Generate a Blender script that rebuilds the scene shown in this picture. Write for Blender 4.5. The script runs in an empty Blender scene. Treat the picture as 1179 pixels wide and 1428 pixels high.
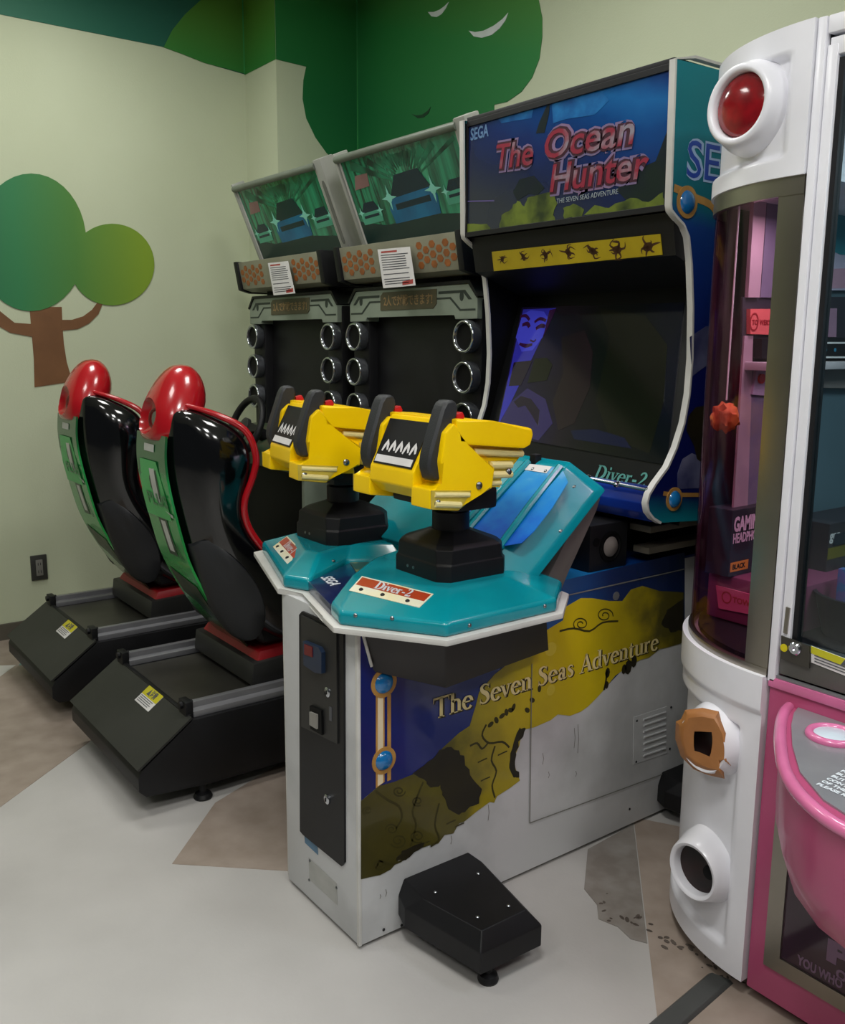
import bpy, bmesh, math, random
from mathutils import Vector, Matrix
PI = math.pi
random.seed(4)
SC = bpy.context.scene
COL = SC.collection

# ------------------------------------------------------------------ camera
CAM = Vector((0, 0, 1.5))
RIGHT = Vector((0.598, 0.80147, 0.00687)).normalized()
FWD = Vector((-0.78758, 0.58918, -0.18052)).normalized()
UP = RIGHT.cross(FWD).normalized()
FPX = 1290.0
cd = bpy.data.cameras.new('camera')
cam = bpy.data.objects.new('camera', cd)
COL.objects.link(cam)
cam.matrix_world = Matrix(((RIGHT.x, UP.x, -FWD.x, 0), (RIGHT.y, UP.y, -FWD.y, 0), (RIGHT.z, UP.z, -FWD.z, 1.5), (0, 0, 0, 1)))
cd.sensor_fit = 'VERTICAL'
cd.sensor_height = 24
cd.lens = FPX / 1428 * 24
cd.clip_start = 0.05
SC.camera = cam

# ------------------------------------------------------------------ light, exposure
SC.view_settings.view_transform = 'Standard'
SC.view_settings.look = 'None'
SC.view_settings.gamma = 1
SC.view_settings.exposure = 0.0
w = bpy.data.worlds.new('world')
SC.world = w
w.use_nodes = True
w.node_tree.nodes['Background'].inputs[0].default_value = (0.80, 0.85, 0.86, 1)
w.node_tree.nodes['Background'].inputs[1].default_value = 0.055
CEIL_Z = 3.3
LAMPS = [(-3.85, 1.2, 15.5, 'over the racing seats'), (-2.3, 1.75, 14, 'over the shooting game screen'), (-2.7, -0.3, 10, 'over the open floor left of the shooting game'), (-0.5, 0.2, 36, 'over the place where the picture is taken'), (-0.6, -1.6, 18, 'behind the viewer, nearer the left wall'), (1.0, 0.9, 28, 'over the aisle beside the crane machine'), (1.0, -0.9, 18, 'behind the viewer, on the aisle side')]


def ceiling_lamp_light(x, y, e=15):
    ld = bpy.data.lights.new('ceiling_panel_light', 'AREA')
    ld.shape = 'RECTANGLE'
    ld.size = 0.55
    ld.size_y = 0.55
    ld.energy = e
    ld.color = (1.0, 1.0, 0.975)
    lo = bpy.data.objects.new('ceiling_panel_light', ld)
    COL.objects.link(lo)
    lo.location = (x, y, CEIL_Z - 0.05)


for (x, y, e, nm) in LAMPS:
    ceiling_lamp_light(x, y, e)


# ------------------------------------------------------------------ helpers
def ray(px, py):
    return FWD + RIGHT * ((px - 589.5) / FPX) - UP * ((py - 714) / FPX)


def onx(px, py, X):
    d = ray(px, py)
    return CAM + d * ((X - CAM.x) / d.x)


def ony(px, py, Y):
    d = ray(px, py)
    return CAM + d * ((Y - CAM.y) / d.y)


def onz(px, py, Z=0.0):
    d = ray(px, py)
    return CAM + d * ((Z - CAM.z) / d.z)


def lin(c):
    c = c / 255
    return c / 12.92 if c <= 0.04045 else ((c + 0.055) / 1.055) ** 2.4


def hexc(h):
    h = h.lstrip('#')
    return (lin(int(h[0:2], 16)), lin(int(h[2:4], 16)), lin(int(h[4:6], 16)), 1)


MATS = {}


def mat(name, col, rough=0.5, metal=0.0, spec=0.5, coat=0.0, col2=None, scale=8.0, bump=0.0, bscale=60.0, lo=0.35, hi=0.65, detail=4, emit=None, estr=0.0, trans=None):
    if name in MATS:
        return MATS[name]
    m = bpy.data.materials.new(name)
    m.use_nodes = True
    nt = m.node_tree
    b = nt.nodes['Principled BSDF']
    b.inputs['Roughness'].default_value = rough
    b.inputs['Metallic'].default_value = metal
    b.inputs['Specular IOR Level'].default_value = spec
    b.inputs['Coat Weight'].default_value = coat
    b.inputs['Coat Roughness'].default_value = 0.08
    c1 = hexc(col)
    c2 = hexc(col2) if col2 else tuple(min(1, v * 0.86) for v in c1[:3]) + (1,)
    tc = nt.nodes.new('ShaderNodeTexCoord')
    nz = nt.nodes.new('ShaderNodeTexNoise')
    nz.inputs['Scale'].default_value = scale
    nz.inputs['Detail'].default_value = detail
    nt.links.new(tc.outputs['Object'], nz.inputs['Vector'])
    cr = nt.nodes.new('ShaderNodeValToRGB')
    cr.color_ramp.elements[0].position = lo
    cr.color_ramp.elements[0].color = c2
    cr.color_ramp.elements[1].position = hi
    cr.color_ramp.elements[1].color = c1
    nt.links.new(nz.outputs['Fac'], cr.inputs['Fac'])
    nt.links.new(cr.outputs['Color'], b.inputs['Base Color'])
    if bump:
        n2 = nt.nodes.new('ShaderNodeTexNoise')
        n2.inputs['Scale'].default_value = bscale
        nt.links.new(tc.outputs['Object'], n2.inputs['Vector'])
        bp = nt.nodes.new('ShaderNodeBump')
        bp.inputs['Strength'].default_value = bump
        bp.inputs['Distance'].default_value = 0.004
        nt.links.new(n2.outputs['Fac'], bp.inputs['Height'])
        nt.links.new(bp.outputs['Normal'], b.inputs['Normal'])
    if emit:
        b.inputs['Emission Color'].default_value = hexc(emit)
        b.inputs['Emission Strength'].default_value = estr
    MATS[name] = m
    return m


def ramp_mat(name, axis, a, b_, stops, rough=0.4, coat=0.0, nscale=3.0, namt=0.15, emit=0.0, streak=None, spec=0.5):
    """printed gradient: colour ramp along an axis vector between coordinates a..b_, disturbed by noise"""
    m = bpy.data.materials.new(name)
    m.use_nodes = True
    nt = m.node_tree
    b = nt.nodes['Principled BSDF']
    b.inputs['Roughness'].default_value = rough
    b.inputs['Coat Weight'].default_value = coat
    b.inputs['Specular IOR Level'].default_value = spec
    b.inputs['Coat Roughness'].default_value = 0.06
    tc = nt.nodes.new('ShaderNodeNewGeometry')
    dp = nt.nodes.new('ShaderNodeVectorMath')
    dp.operation = 'DOT_PRODUCT'
    tco = nt.nodes.new('ShaderNodeTexCoord')
    src = tco.outputs['Object']
    nt.links.new(src, dp.inputs[0])
    ax = Vector(axis).normalized()
    dp.inputs[1].default_value = ax
    mr = nt.nodes.new('ShaderNodeMapRange')
    mr.clamp = False
    mr.inputs['From Min'].default_value = a
    mr.inputs['From Max'].default_value = b_
    nt.links.new(dp.outputs['Value'], mr.inputs['Value'])
    nz = nt.nodes.new('ShaderNodeTexNoise')
    nz.inputs['Scale'].default_value = nscale
    nz.inputs['Detail'].default_value = 5
    if streak:
        mp = nt.nodes.new('ShaderNodeMapping')
        mp.inputs['Scale'].default_value = streak
        nt.links.new(src, mp.inputs['Vector'])
        nt.links.new(mp.outputs['Vector'], nz.inputs['Vector'])
    else:
        nt.links.new(src, nz.inputs['Vector'])
    ma = nt.nodes.new('ShaderNodeMath')
    ma.operation = 'MULTIPLY_ADD'
    nt.links.new(nz.outputs['Fac'], ma.inputs[0])
    ma.inputs[1].default_value = namt * 2
    mb = nt.nodes.new('ShaderNodeMath')
    mb.operation = 'SUBTRACT'
    nt.links.new(mr.outputs['Result'], mb.inputs[0])
    mb.inputs[1].default_value = namt
    nt.links.new(mb.outputs[0], ma.inputs[2])
    cr = nt.nodes.new('ShaderNodeValToRGB')
    els = cr.color_ramp.elements
    els[0].position = stops[0][0]
    els[0].color = hexc(stops[0][1])
    els[1].position = stops[-1][0]
    els[1].color = hexc(stops[-1][1])
    for p, c in stops[1:-1]:
        e = els.new(p)
        e.color = hexc(c)
    nt.links.new(ma.outputs[0], cr.inputs['Fac'])
    nt.links.new(cr.outputs['Color'], b.inputs['Base Color'])
    if emit:
        nt.links.new(cr.outputs['Color'], b.inputs['Emission Color'])
        b.inputs['Emission Strength'].default_value = emit
    return m


def tinted_clear(name, tint, gloss=0.12, rough=0.03, gtint='ffffff'):
    m = bpy.data.materials.new(name)
    m.use_nodes = True
    nt = m.node_tree
    nt.nodes.remove(nt.nodes['Principled BSDF'])
    out = nt.nodes['Material Output']
    t = nt.nodes.new('ShaderNodeBsdfTransparent')
    t.inputs['Color'].default_value = hexc(tint)
    g = nt.nodes.new('ShaderNodeBsdfGlossy')
    g.inputs['Roughness'].default_value = rough
    g.inputs['Color'].default_value = hexc(gtint)
    lw = nt.nodes.new('ShaderNodeLayerWeight')
    lw.inputs['Blend'].default_value = 0.5
    pw = nt.nodes.new('ShaderNodeMath')
    pw.operation = 'POWER'
    nt.links.new(lw.outputs['Facing'], pw.inputs[0])
    pw.inputs[1].default_value = 3.5
    f = nt.nodes.new('ShaderNodeMath')
    f.operation = 'MULTIPLY_ADD'
    nt.links.new(pw.outputs[0], f.inputs[0])
    f.inputs[1].default_value = 0.45
    f.inputs[2].default_value = gloss * 0.3
    mx = nt.nodes.new('ShaderNodeMixShader')
    nt.links.new(f.outputs[0], mx.inputs[0])
    nt.links.new(t.outputs[0], mx.inputs[1])
    nt.links.new(g.outputs[0], mx.inputs[2])
    nt.links.new(mx.outputs[0], out.inputs['Surface'])
    return m


def tag(o, label=None, cat=None, group=None, kind=None):
    if label:
        o['label'] = label
    if cat:
        o['category'] = cat
    if group:
        o['group'] = group
    if kind:
        o['kind'] = kind
    return o


ORG = {}


def thing(name, label, cat, loc, group=None):
    o = bpy.data.objects.new(name, None)
    COL.objects.link(o)
    o.location = loc
    o.empty_display_size = 0.1
    ORG[o.name] = Vector(loc)
    return tag(o, label, cat, group)


def obj(name, bm, m, parent=None, smooth=35, label=None, ms=None, weld=True):
    if name in SPLIT:
        bmesh.ops.remove_doubles(bm, verts=bm.verts, dist=0.00002)
        bm.verts.index_update()
        comps = islands(bm)
        nm = SINGLE.get(name, name[:-1] if name.endswith('screws') else name)
        o = None
        if name == 'creature_print':
            comps = [c for c in comps]
        for comp in comps:
            b2 = bmesh.new()
            mp = {v: b2.verts.new(v.co) for v in comp}
            for f in {f for v in comp for f in v.link_faces}:
                b2.faces.new([mp[v] for v in f.verts])
            o = obj(nm if nm not in SPLIT else nm + '_piece', b2, m, parent, smooth, label, ms, weld)
        bm.free()
        return o
    if weld:
        bmesh.ops.remove_doubles(bm, verts=bm.verts, dist=0.00002)
    bmesh.ops.recalc_face_normals(bm, faces=bm.faces)
    if parent is not None:
        org = ORG[parent.name]
    else:
        xs = [v.co.copy() for v in bm.verts]
        lo = Vector([min(c[i] for c in xs) for i in range(3)])
        hi = Vector([max(c[i] for c in xs) for i in range(3)])
        org = Vector(((lo.x + hi.x) / 2, (lo.y + hi.y) / 2, lo.z))
    me = bpy.data.meshes.new(name)
    for v in bm.verts:
        v.co -= org
    bm.to_mesh(me)
    bm.free()
    me.materials.append(m)
    for x in (ms or []):
        me.materials.append(x)
    if smooth:
        for p in me.polygons:
            p.use_smooth = True
        me.set_sharp_from_angle(angle=math.radians(smooth))
    o = bpy.data.objects.new(name, me)
    COL.objects.link(o)
    if parent is not None:
        o.parent = parent
    else:
        o.location = org
    ORG[o.name] = org
    if label:
        o['label'] = label
    return o


SPLIT = {'screws', 'pod_screws', 'plate_screws', 'base_screws', 'ramp_screws', 'hull_screws', 'outrigger_screws', 'ramp_notches', 'map_shadow_print', 'pale_disc_print', 'flank_panels', 'bar_end_caps', 'header_trim', 'pale_figure_print', 'reef_print', 'sea_shadow_print', 'sun_ray_print', 'gold_line_print', 'bracket', 'screen_dark_shapes', 'screen_murky_shape', 'roof_bolts', 'unit_lights', 'unit_lines', 'pipe_trim', 'printed_headlights', 'island_print', 'door_seal', 'sheet_seam', 'lens_marks', 'pin_slots', 'gold_rule_print', 'gold_rule_highlight_print', 'panel_seam', 'creature_print'}
SINGLE = {'flank_panels': 'flank_panel', 'bar_end_caps': 'bar_end_cap', 'pipe_trim': 'pipe_trim', 'ramp_notches': 'ramp_notch', 'unit_lights': 'unit_light', 'unit_lines': 'unit_line', 'printed_headlights': 'printed_headlight', 'roof_bolts': 'roof_bolt', 'screen_dark_shapes': 'screen_dark_shape', 'lens_marks': 'lens_mark', 'pin_slots': 'pin_slot'}


def islands(bm):
    seen, out = set(), []
    bm.verts.ensure_lookup_table()
    for v in bm.verts:
        if v.index in seen:
            continue
        st_, comp = [v], []
        seen.add(v.index)
        while st_:
            u = st_.pop()
            comp.append(u)
            for e in u.link_edges:
                w_ = e.other_vert(u)
                if w_.index not in seen:
                    seen.add(w_.index)
                    st_.append(w_)
        out.append(comp)
    return out


def NB():
    return bmesh.new()


def bevel_new(bm, faces, r, seg=2):
    if r > 0:
        es = list({e for f in faces for e in f.edges})
        bmesh.ops.bevel(bm, geom=es, offset=r, segments=seg, profile=0.6, affect='EDGES', clamp_overlap=True)


def box(bm, x0, x1, y0, y1, z0, z1, r=0.0, seg=2):
    vs = [bm.verts.new((x, y, z)) for x in (x0, x1) for y in (y0, y1) for z in (z0, z1)]
    idx = [(0, 1, 3, 2), (4, 6, 7, 5), (0, 4, 5, 1), (2, 3, 7, 6), (0, 2, 6, 4), (1, 5, 7, 3)]
    fs = [bm.faces.new([vs[i] for i in q]) for q in idx]
    bevel_new(bm, fs, r, seg)
    return bm


def hexa(bm, bot, top, r=0.0, seg=2):
    """n-gon frustum from two matching rings"""
    n = len(bot)
    a = [bm.verts.new(p) for p in bot]
    b = [bm.verts.new(p) for p in top]
    fs = [bm.faces.new(a[::-1]), bm.faces.new(b)]
    for i in range(n):
        j = (i + 1) % n
        fs.append(bm.faces.new((a[i], a[j], b[j], b[i])))
    bevel_new(bm, fs, r, seg)
    return bm


def prism(bm, pts, axis, a, b, r=0.0, seg=2):
    """2-D outline extruded along axis x (pts=(y,z)), y (pts=(x,z)) or z (pts=(x,y))"""
    def mk(p, t):
        return {'x': (t, p[0], p[1]), 'y': (p[0], t, p[1]), 'z': (p[0], p[1], t)}[axis]
    return hexa(bm, [mk(p, a) for p in pts], [mk(p, b) for p in pts], r, seg)


def layers(bm, rings, cap=True, closed=True):
    """loft through rings of equal length"""
    vr = [[bm.verts.new(p) for p in r] for r in rings]
    n = len(vr[0])
    for k in range(len(vr) - 1):
        for i in range(n if closed else n - 1):
            j = (i + 1) % n
            bm.faces.new((vr[k][i], vr[k][j], vr[k + 1][j], vr[k + 1][i]))
    if cap and closed:
        bm.faces.new(vr[0][::-1])
        bm.faces.new(vr[-1])
    return bm


def catmull(pts, sub=6):
    P = [Vector(p) for p in pts]
    out = []
    for i in range(len(P) - 1):
        p0 = P[max(i - 1, 0)]
        p1, p2 = P[i], P[i + 1]
        p3 = P[min(i + 2, len(P) - 1)]
        for k in range(sub):
            t = k / sub
            out.append(0.5 * ((2 * p1) + (p2 - p0) * t + (2 * p0 - 5 * p1 + 4 * p2 - p3) * t * t + (3 * p1 - p0 - 3 * p2 + p3) * t ** 3))
    out.append(P[-1])
    return out


def tube(bm, pts, r, n=10, closed=False, sq=1.0):
    P = [Vector(p) for p in pts]
    rs = r if isinstance(r, (list, tuple)) else [r] * len(P)
    rings = []
    prev = None
    for i, p in enumerate(P):
        if closed:
            d = (P[(i + 1) % len(P)] - P[i - 1]).normalized()
        else:
            d = (P[min(i + 1, len(P) - 1)] - P[max(i - 1, 0)]).normalized()
        if prev is None:
            u = d.orthogonal().normalized()
        else:
            u = (prev - d * prev.dot(d)).normalized()
        prev = u
        v = d.cross(u)
        rings.append([p + (u * math.cos(2 * PI * k / n) + v * math.sin(2 * PI * k / n) * sq) * rs[i] for k in range(n)])
    if closed:
        vr = [[bm.verts.new(q) for q in rr] for rr in rings]
        m = len(vr)
        for k in range(m):
            for i in range(n):
                bm.faces.new((vr[k][i], vr[k][(i + 1) % n], vr[(k + 1) % m][(i + 1) % n], vr[(k + 1) % m][i]))
        return bm
    return layers(bm, rings)


def lathe(bm, c, d, prof, n=24):
    """profile [(radius, distance along d)] turned about axis d through c"""
    c, d = Vector(c), Vector(d).normalized()
    u = d.orthogonal().normalized()
    v = d.cross(u)
    rings = []
    for (r, h) in prof:
        r = max(r, 1e-4)
        rings.append([c + d * h + (u * math.cos(2 * PI * k / n) + v * math.sin(2 * PI * k / n)) * r for k in range(n)])
    return layers(bm, rings)


def torus(bm, c, d, R, r, n=32, k=10, sy=1.0):
    c, d = Vector(c), Vector(d).normalized()
    u = Vector((0, 0, 1)).cross(d)
    u = u.normalized() if u.length > 0.1 else Vector((1, 0, 0))
    v = d.cross(u)
    pts = [c + u * math.cos(2 * PI * i / n) * R + v * math.sin(2 * PI * i / n) * R * sy for i in range(n)]
    return tube(bm, pts, r, k, closed=True)


def screw(bm, c, d, r=0.006):
    return lathe(bm, c, d, [(r, 0), (r, r * 0.3), (r * 0.6, r * 0.7), (0.0001, r * 0.75)], 10)


class Frame:
    """flat surface: origin, u (right), v (up), normal"""
    def __init__(s, o, u, v):
        s.o, s.u, s.v = Vector(o), Vector(u).normalized(), Vector(v).normalized()
        s.n = s.u.cross(s.v).normalized()
        s.v = s.n.cross(s.u).normalized()

    def p(s, a, b, h=0.0):
        return s.o + s.u * a + s.v * b + s.n * h

    def at(s, px, py):
        d = ray(px, py)
        t = (s.o - CAM).dot(s.n) / d.dot(s.n)
        q = CAM + d * t - s.o
        return (q.dot(s.u), q.dot(s.v))


def decal(bm, fr, pts, h0, h1):
    return hexa(bm, [fr.p(a, b, h0) for a, b in pts], [fr.p(a, b, h1) for a, b in pts])


def jag(pts, amp=1.6, n=3, seed=1):
    rr = random.Random(seed)
    out = []
    for i, p in enumerate(pts):
        q = pts[(i + 1) % len(pts)]
        out.append(p)
        if math.hypot(q[0] - p[0], q[1] - p[1]) > 6:
            for k in range(1, n):
                t_ = k / n
                out.append((p[0] + (q[0] - p[0]) * t_ + rr.uniform(-amp, amp), p[1] + (q[1] - p[1]) * t_ + rr.uniform(-amp, amp)))
    return out


def harden(o):
    m_ = o.modifiers.new('weighted', 'WEIGHTED_NORMAL')
    m_.keep_sharp = True
    m_.weight = 100
    return o


def decal_px(bm, fr, pts, h0, h1):
    return decal(bm, fr, [fr.at(*p) for p in pts], h0, h1)


def disc(cx, cy, rx, ry=None, n=28, rot=0):
    ry = ry or rx
    o = []
    for k in range(n):
        a, b = rx * math.cos(2 * PI * k / n), ry * math.sin(2 * PI * k / n)
        o.append((cx + a * math.cos(rot) - b * math.sin(rot), cy + a * math.sin(rot) + b * math.cos(rot)))
    return o


def ribbon(bm, fr, pts, wd, h0, h1, sub=5):
    """flat stroke of varying width printed on a surface; pts = (a, b) or (a, b, w)"""
    P = catmull([(p[0], p[1], p[2] if len(p) > 2 else wd) for p in pts], sub) if sub > 1 else [Vector((p[0], p[1], p[2] if len(p) > 2 else wd)) for p in pts]
    L, Rr = [], []
    for i, p in enumerate(P):
        d = P[min(i + 1, len(P) - 1)] - P[max(i - 1, 0)]
        d = Vector((d.x, d.y))
        if d.length < 1e-9:
            d = Vector((1, 0))
        d.normalize()
        n = Vector((-d.y, d.x)) * max(p.z, 1e-4) * 0.5
        L.append((p.x + n.x, p.y + n.y))
        Rr.append((p.x - n.x, p.y - n.y))
    for i in range(len(P) - 1):
        q = [L[i], L[i + 1], Rr[i + 1], Rr[i]]
        vs = [bm.verts.new(fr.p(a, b, h1)) for a, b in q]
        bm.faces.new(vs)
    return bm


# serif lettering ------------------------------------------------------
def arc(cx, cy, rx, ry, a0, a1, wt, wn, n=14):
    o = []
    for k in range(n + 1):
        a = math.radians(a0 + (a1 - a0) * k / n)
        o.append((cx + rx * math.cos(a), cy + ry * math.sin(a), wn + (wt - wn) * abs(math.cos(a))))
    return o


TH, TN = 0.135, 0.05


def stem(x, y0, y1, s0=1, s1=1, w=TH):
    o = [[(x, y0, w), (x, y1, w)]]
    if s0:
        o.append([(x - 0.15, y0 + 0.02, 0.04), (x + 0.15, y0 + 0.02, 0.04)])
    if s1:
        o.append([(x - 0.15, y1 - 0.02, 0.04), (x + (0.15 if s1 == 2 else 0.0), y1 - 0.02, 0.04)])
    return o


GL = {
    'T': (0.78, [[(0.03, 0.96, 0.07), (0.75, 0.96, 0.07)], [(0.045, 0.98, 0.05), (0.02, 0.74, 0.02)], [(0.735, 0.98, 0.05), (0.76, 0.74, 0.02)]] + stem(0.39, 0, 0.96, 1, 0)),
    'h': (0.62, stem(0.15, 0, 1, 1, 1) + [arc(0.31, 0.44, 0.16, 0.2, 150, 0, TH, TN)] + stem(0.47, 0, 0.44, 1, 0)),
    'e': (0.52, [arc(0.27, 0.32, 0.2, 0.31, 5, 325, TH, TN, 24), [(0.08, 0.37, 0.045), (0.47, 0.37, 0.045)]]),
    'S': (0.6, [[(0.5, 0.78, 0.03), (0.44, 0.92, 0.05), (0.29, 0.97, 0.06), (0.14, 0.86, 0.12), (0.18, 0.66, 0.15), (0.4, 0.46, 0.16), (0.47, 0.22, 0.13), (0.32, 0.04, 0.06), (0.14, 0.08, 0.05), (0.07, 0.26, 0.03)], [(0.5, 0.98, 0.03), (0.5, 0.74, 0.03)], [(0.07, 0.3, 0.03), (0.07, 0.02, 0.03)]]),
    'v': (0.54, [[(0.09, 0.64, TH), (0.28, 0.02, 0.1)], [(0.28, 0.02, 0.05), (0.45, 0.64, 0.05)], [(-0.02, 0.63, 0.04), (0.22, 0.63, 0.04)], [(0.34, 0.63, 0.04), (0.55, 0.63, 0.04)]]),
    'n': (0.62, stem(0.15, 0, 0.65, 1, 1) + [arc(0.31, 0.44, 0.16, 0.2, 150, 0, TH, TN)] + stem(0.47, 0, 0.44, 1, 0)),
    'a': (0.54, [[(0.09, 0.48, 0.09), (0.2, 0.61, 0.06), (0.33, 0.58, 0.1), (0.36, 0.44, TH), (0.36, 0.1, TH), (0.45, 0.02, 0.05), (0.52, 0.08, 0.03)], [(0.34, 0.4, 0.05), (0.14, 0.28, 0.11), (0.13, 0.1, 0.12), (0.24, 0.03, 0.07), (0.36, 0.12, 0.04)]]),
    's': (0.44, [[(0.36, 0.5, 0.03), (0.3, 0.6, 0.05), (0.18, 0.61, 0.06), (0.1, 0.5, 0.1), (0.2, 0.37, 0.12), (0.33, 0.22, 0.12), (0.3, 0.07, 0.09), (0.18, 0.03, 0.05), (0.06, 0.16, 0.03)]]),
    'A': (0.8, [[(0.42, 0.99, 0.04), (0.14, 0.02, 0.05)], [(0.4, 0.99, 0.1), (0.66, 0.02, 0.16)], [(0.22, 0.34, 0.05), (0.56, 0.34, 0.05)], [(0.02, 0.02, 0.04), (0.28, 0.02, 0.04)], [(0.5, 0.02, 0.04), (0.82, 0.02, 0.04)]]),
    'd': (0.6, [arc(0.27, 0.32, 0.19, 0.3, 40, 320, TH, TN, 20)] + stem(0.45, 0, 1, 0, 1) + [[(0.45, 0.02, 0.04), (0.58, 0.02, 0.04)]]),
    't': (0.4, [[(0.17, 0.84, 0.04), (0.17, 0.6, TH), (0.17, 0.12, TH), (0.24, 0.03, 0.07), (0.36, 0.08, 0.03)], [(0.03, 0.61, 0.045), (0.36, 0.61, 0.045)]]),
    'u': (0.62, [[(0.02, 0.63, 0.04), (0.17, 0.63, 0.04)], [(0.34, 0.63, 0.04), (0.48, 0.63, 0.04)], [(0.14, 0.64, TH), (0.14, 0.2, TH), (0.2, 0.05, 0.08), (0.31, 0.03, 0.05), (0.44, 0.14, 0.04)]] + stem(0.47, 0, 0.64, 0, 0) + [[(0.47, 0.02, 0.04), (0.6, 0.02, 0.04)]]),
    'r': (0.47, stem(0.15, 0, 0.65, 1, 1) + [[(0.18, 0.42, 0.04), (0.28, 0.6, 0.06), (0.4, 0.57, 0.12)]]),
    'D': (0.8, stem(0.17, 0, 1, 0, 0) + [[(0.02, 0.98, 0.04), (0.3, 0.98, 0.05)], [(0.02, 0.02, 0.04), (0.3, 0.02, 0.05)], arc(0.3, 0.5, 0.38, 0.47, 90, -90, 0.16, 0.05, 22)]),
    'i': (0.32, stem(0.16, 0, 0.65, 1, 1) + [[(0.1, 0.88, 0.13), (0.22, 0.88, 0.13)]]),
    '-': (0.4, [[(0.05, 0.32, 0.11), (0.34, 0.32, 0.11)]]),
    '2': (0.6, [[(0.08, 0.76, 0.08), (0.16, 0.93, 0.08), (0.34, 0.94, 0.09), (0.43, 0.74, 0.14), (0.34, 0.48, 0.1), (0.08, 0.08, 0.05)], [(0.07, 0.06, 0.12), (0.5, 0.06, 0.12)], [(0.5, 0.06, 0.1), (0.53, 0.24, 0.02)]]),
    '1': (0.45, [[(0.1, 0.84, 0.05), (0.25, 0.96, 0.06)]] + stem(0.25, 0, 0.98, 1, 0)),
    ' ': (0.3, []),
}


def serif(bm, fr, text, a, b, size, h, xs=1.0, slant=0.0, da=0, db=0, wt=1.25):
    """letters drawn from strokes, starting at (a, b) on frame fr"""
    x = a
    for ch in text:
        wd, strokes = GL[ch]
        for st in strokes:
            pts = [(x + da + (p[0] + slant * p[1]) * size * xs, b + db + p[1] * size, p[2] * size * wt) for p in st]
            ribbon(bm, fr, pts, 0, 0, h, sub=1 if len(pts) == 2 or len(pts) > 12 else 4)
        x += wd * size * xs
    return x


def text_bm(s, size, fr, a, b, h=0.001, ext=0.0, off=0.0, xs=1.0, shear=0.0, align='LEFT', fit=None):
    cu = bpy.data.curves.new('lettering', 'FONT')
    cu.body = s
    cu.size = size
    cu.extrude = ext
    cu.offset = off
    cu.shear = shear
    cu.resolution_u = 3
    cu.align_x = align
    o = bpy.data.objects.new('lettering', cu)
    COL.objects.link(o)
    dg = bpy.context.evaluated_depsgraph_get()
    dg.update()
    me = bpy.data.meshes.new_from_object(o.evaluated_get(dg))
    bpy.data.objects.remove(o)
    bpy.data.curves.remove(cu)
    bm = NB()
    bm.from_mesh(me)
    bpy.data.meshes.remove(me)
    if fit and bm.verts:
        x0 = min(v.co.x for v in bm.verts)
        x1 = max(v.co.x for v in bm.verts)
        k = fit / (x1 - x0)
        for v in bm.verts:
            v.co.x = (v.co.x - x0) * k
    for v in bm.verts:
        v.co = fr.p(a + v.co.x * xs, b + v.co.y, h + v.co.z)
    return bm


def merge(dst, src):
    me = bpy.data.meshes.new('t')
    src.to_mesh(me)
    src.free()
    dst.from_mesh(me)
    bpy.data.meshes.remove(me)
    return dst


def xform(bm, M):
    bmesh.ops.transform(bm, matrix=M, verts=bm.verts)
    return bm


# ------------------------------------------------------------------ materials
W_WALL = mat('wall_paint', '#c7ceb2', 0.85, col2='#c2c9ac', scale=1.5, bump=0.15, bscale=160, spec=0.2)
W_BASE = mat('baseboard_vinyl', '#5c574c', 0.6)
WHITE = mat('white_laminate', '#c9cacb', 0.35, col2='#b9babb', scale=5)
WHITE2 = mat('scuffed_white_panel', '#c6c7c8', 0.4, col2='#adaeae', scale=4.0, lo=0.3, hi=0.55, detail=8)
EDGE = mat('white_edge_moulding', '#d0cfca', 0.35)
PLAST = mat('white_moulded_plastic', '#e8e8ee', 0.3, coat=0.2, col2='#e2e2e8')
BLACKG = mat('gloss_black_shell', '#08090c', 0.12, coat=0.6, col2='#050607')
BLACKM = mat('matt_black_plastic', '#131316', 0.5, spec=0.35, col2='#0e0e10')
BLACKD = mat('deep_black', '#050506', 0.6, spec=0.2)
GREYD = mat('dark_grey_sheet_metal', '#2b2b2a', 0.45, col2='#262625', spec=0.4)
GREYPAN = mat('charcoal_pan', '#2a2726', 0.55)
GRIP = mat('grip_rubber', '#26282b', 0.55, bump=0.2, bscale=300)
YEL = mat('yellow_plastic', '#ffd400', 0.32, coat=0.1, spec=0.35, col2='#fbce00')
YEL2 = mat('yellow_recess', '#c9a40c', 0.4)
CREAM = mat('cream_printed_pipe', '#eedf9a', 0.35, coat=0.2)
TEAL = mat('teal_plastic', '#078f9c', 0.22, coat=0.5, spec=0.35, col2='#078896')
NAVY = mat('navy_print', '#14204e', 0.25, coat=0.5)
RED = mat('red_gloss', '#b3101c', 0.22, coat=0.6, col2='#a80e19')
REDF = mat('red_fabric', '#9d0a18', 0.5)
REDT = mat('trigger_red', '#c21414', 0.35)
CHROME = mat('chrome', '#c9ccd2', 0.12, metal=1.0, col2='#c0c3c9')
STEEL = mat('brushed_steel', '#a09a90', 0.32, metal=1.0, col2='#8f8a80', scale=3)
ALU = mat('rail_aluminium', '#8e8e92', 0.35, metal=0.5)
PIPE = mat('pipe_chrome', '#7c7f84', 0.2, metal=0.75)
DECKM = mat('deck_plate', '#5d5b55', 0.4, metal=0.7, col2='#4a4843', scale=4)
PAPER = mat('paper', '#dcdad8', 0.7)
INK = mat('grey_ink', '#55565a', 0.7)
INKR = mat('red_ink', '#a8433d', 0.7)
SCREWM = mat('screw_metal', '#8d9092', 0.3, metal=1.0)
PINK = mat('pink_laminate', '#b14a73', 0.35, coat=0.2, col2='#ab476e')
PINKR = mat('pink_gloss_moulding', '#d6709f', 0.25, coat=0.5)
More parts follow.
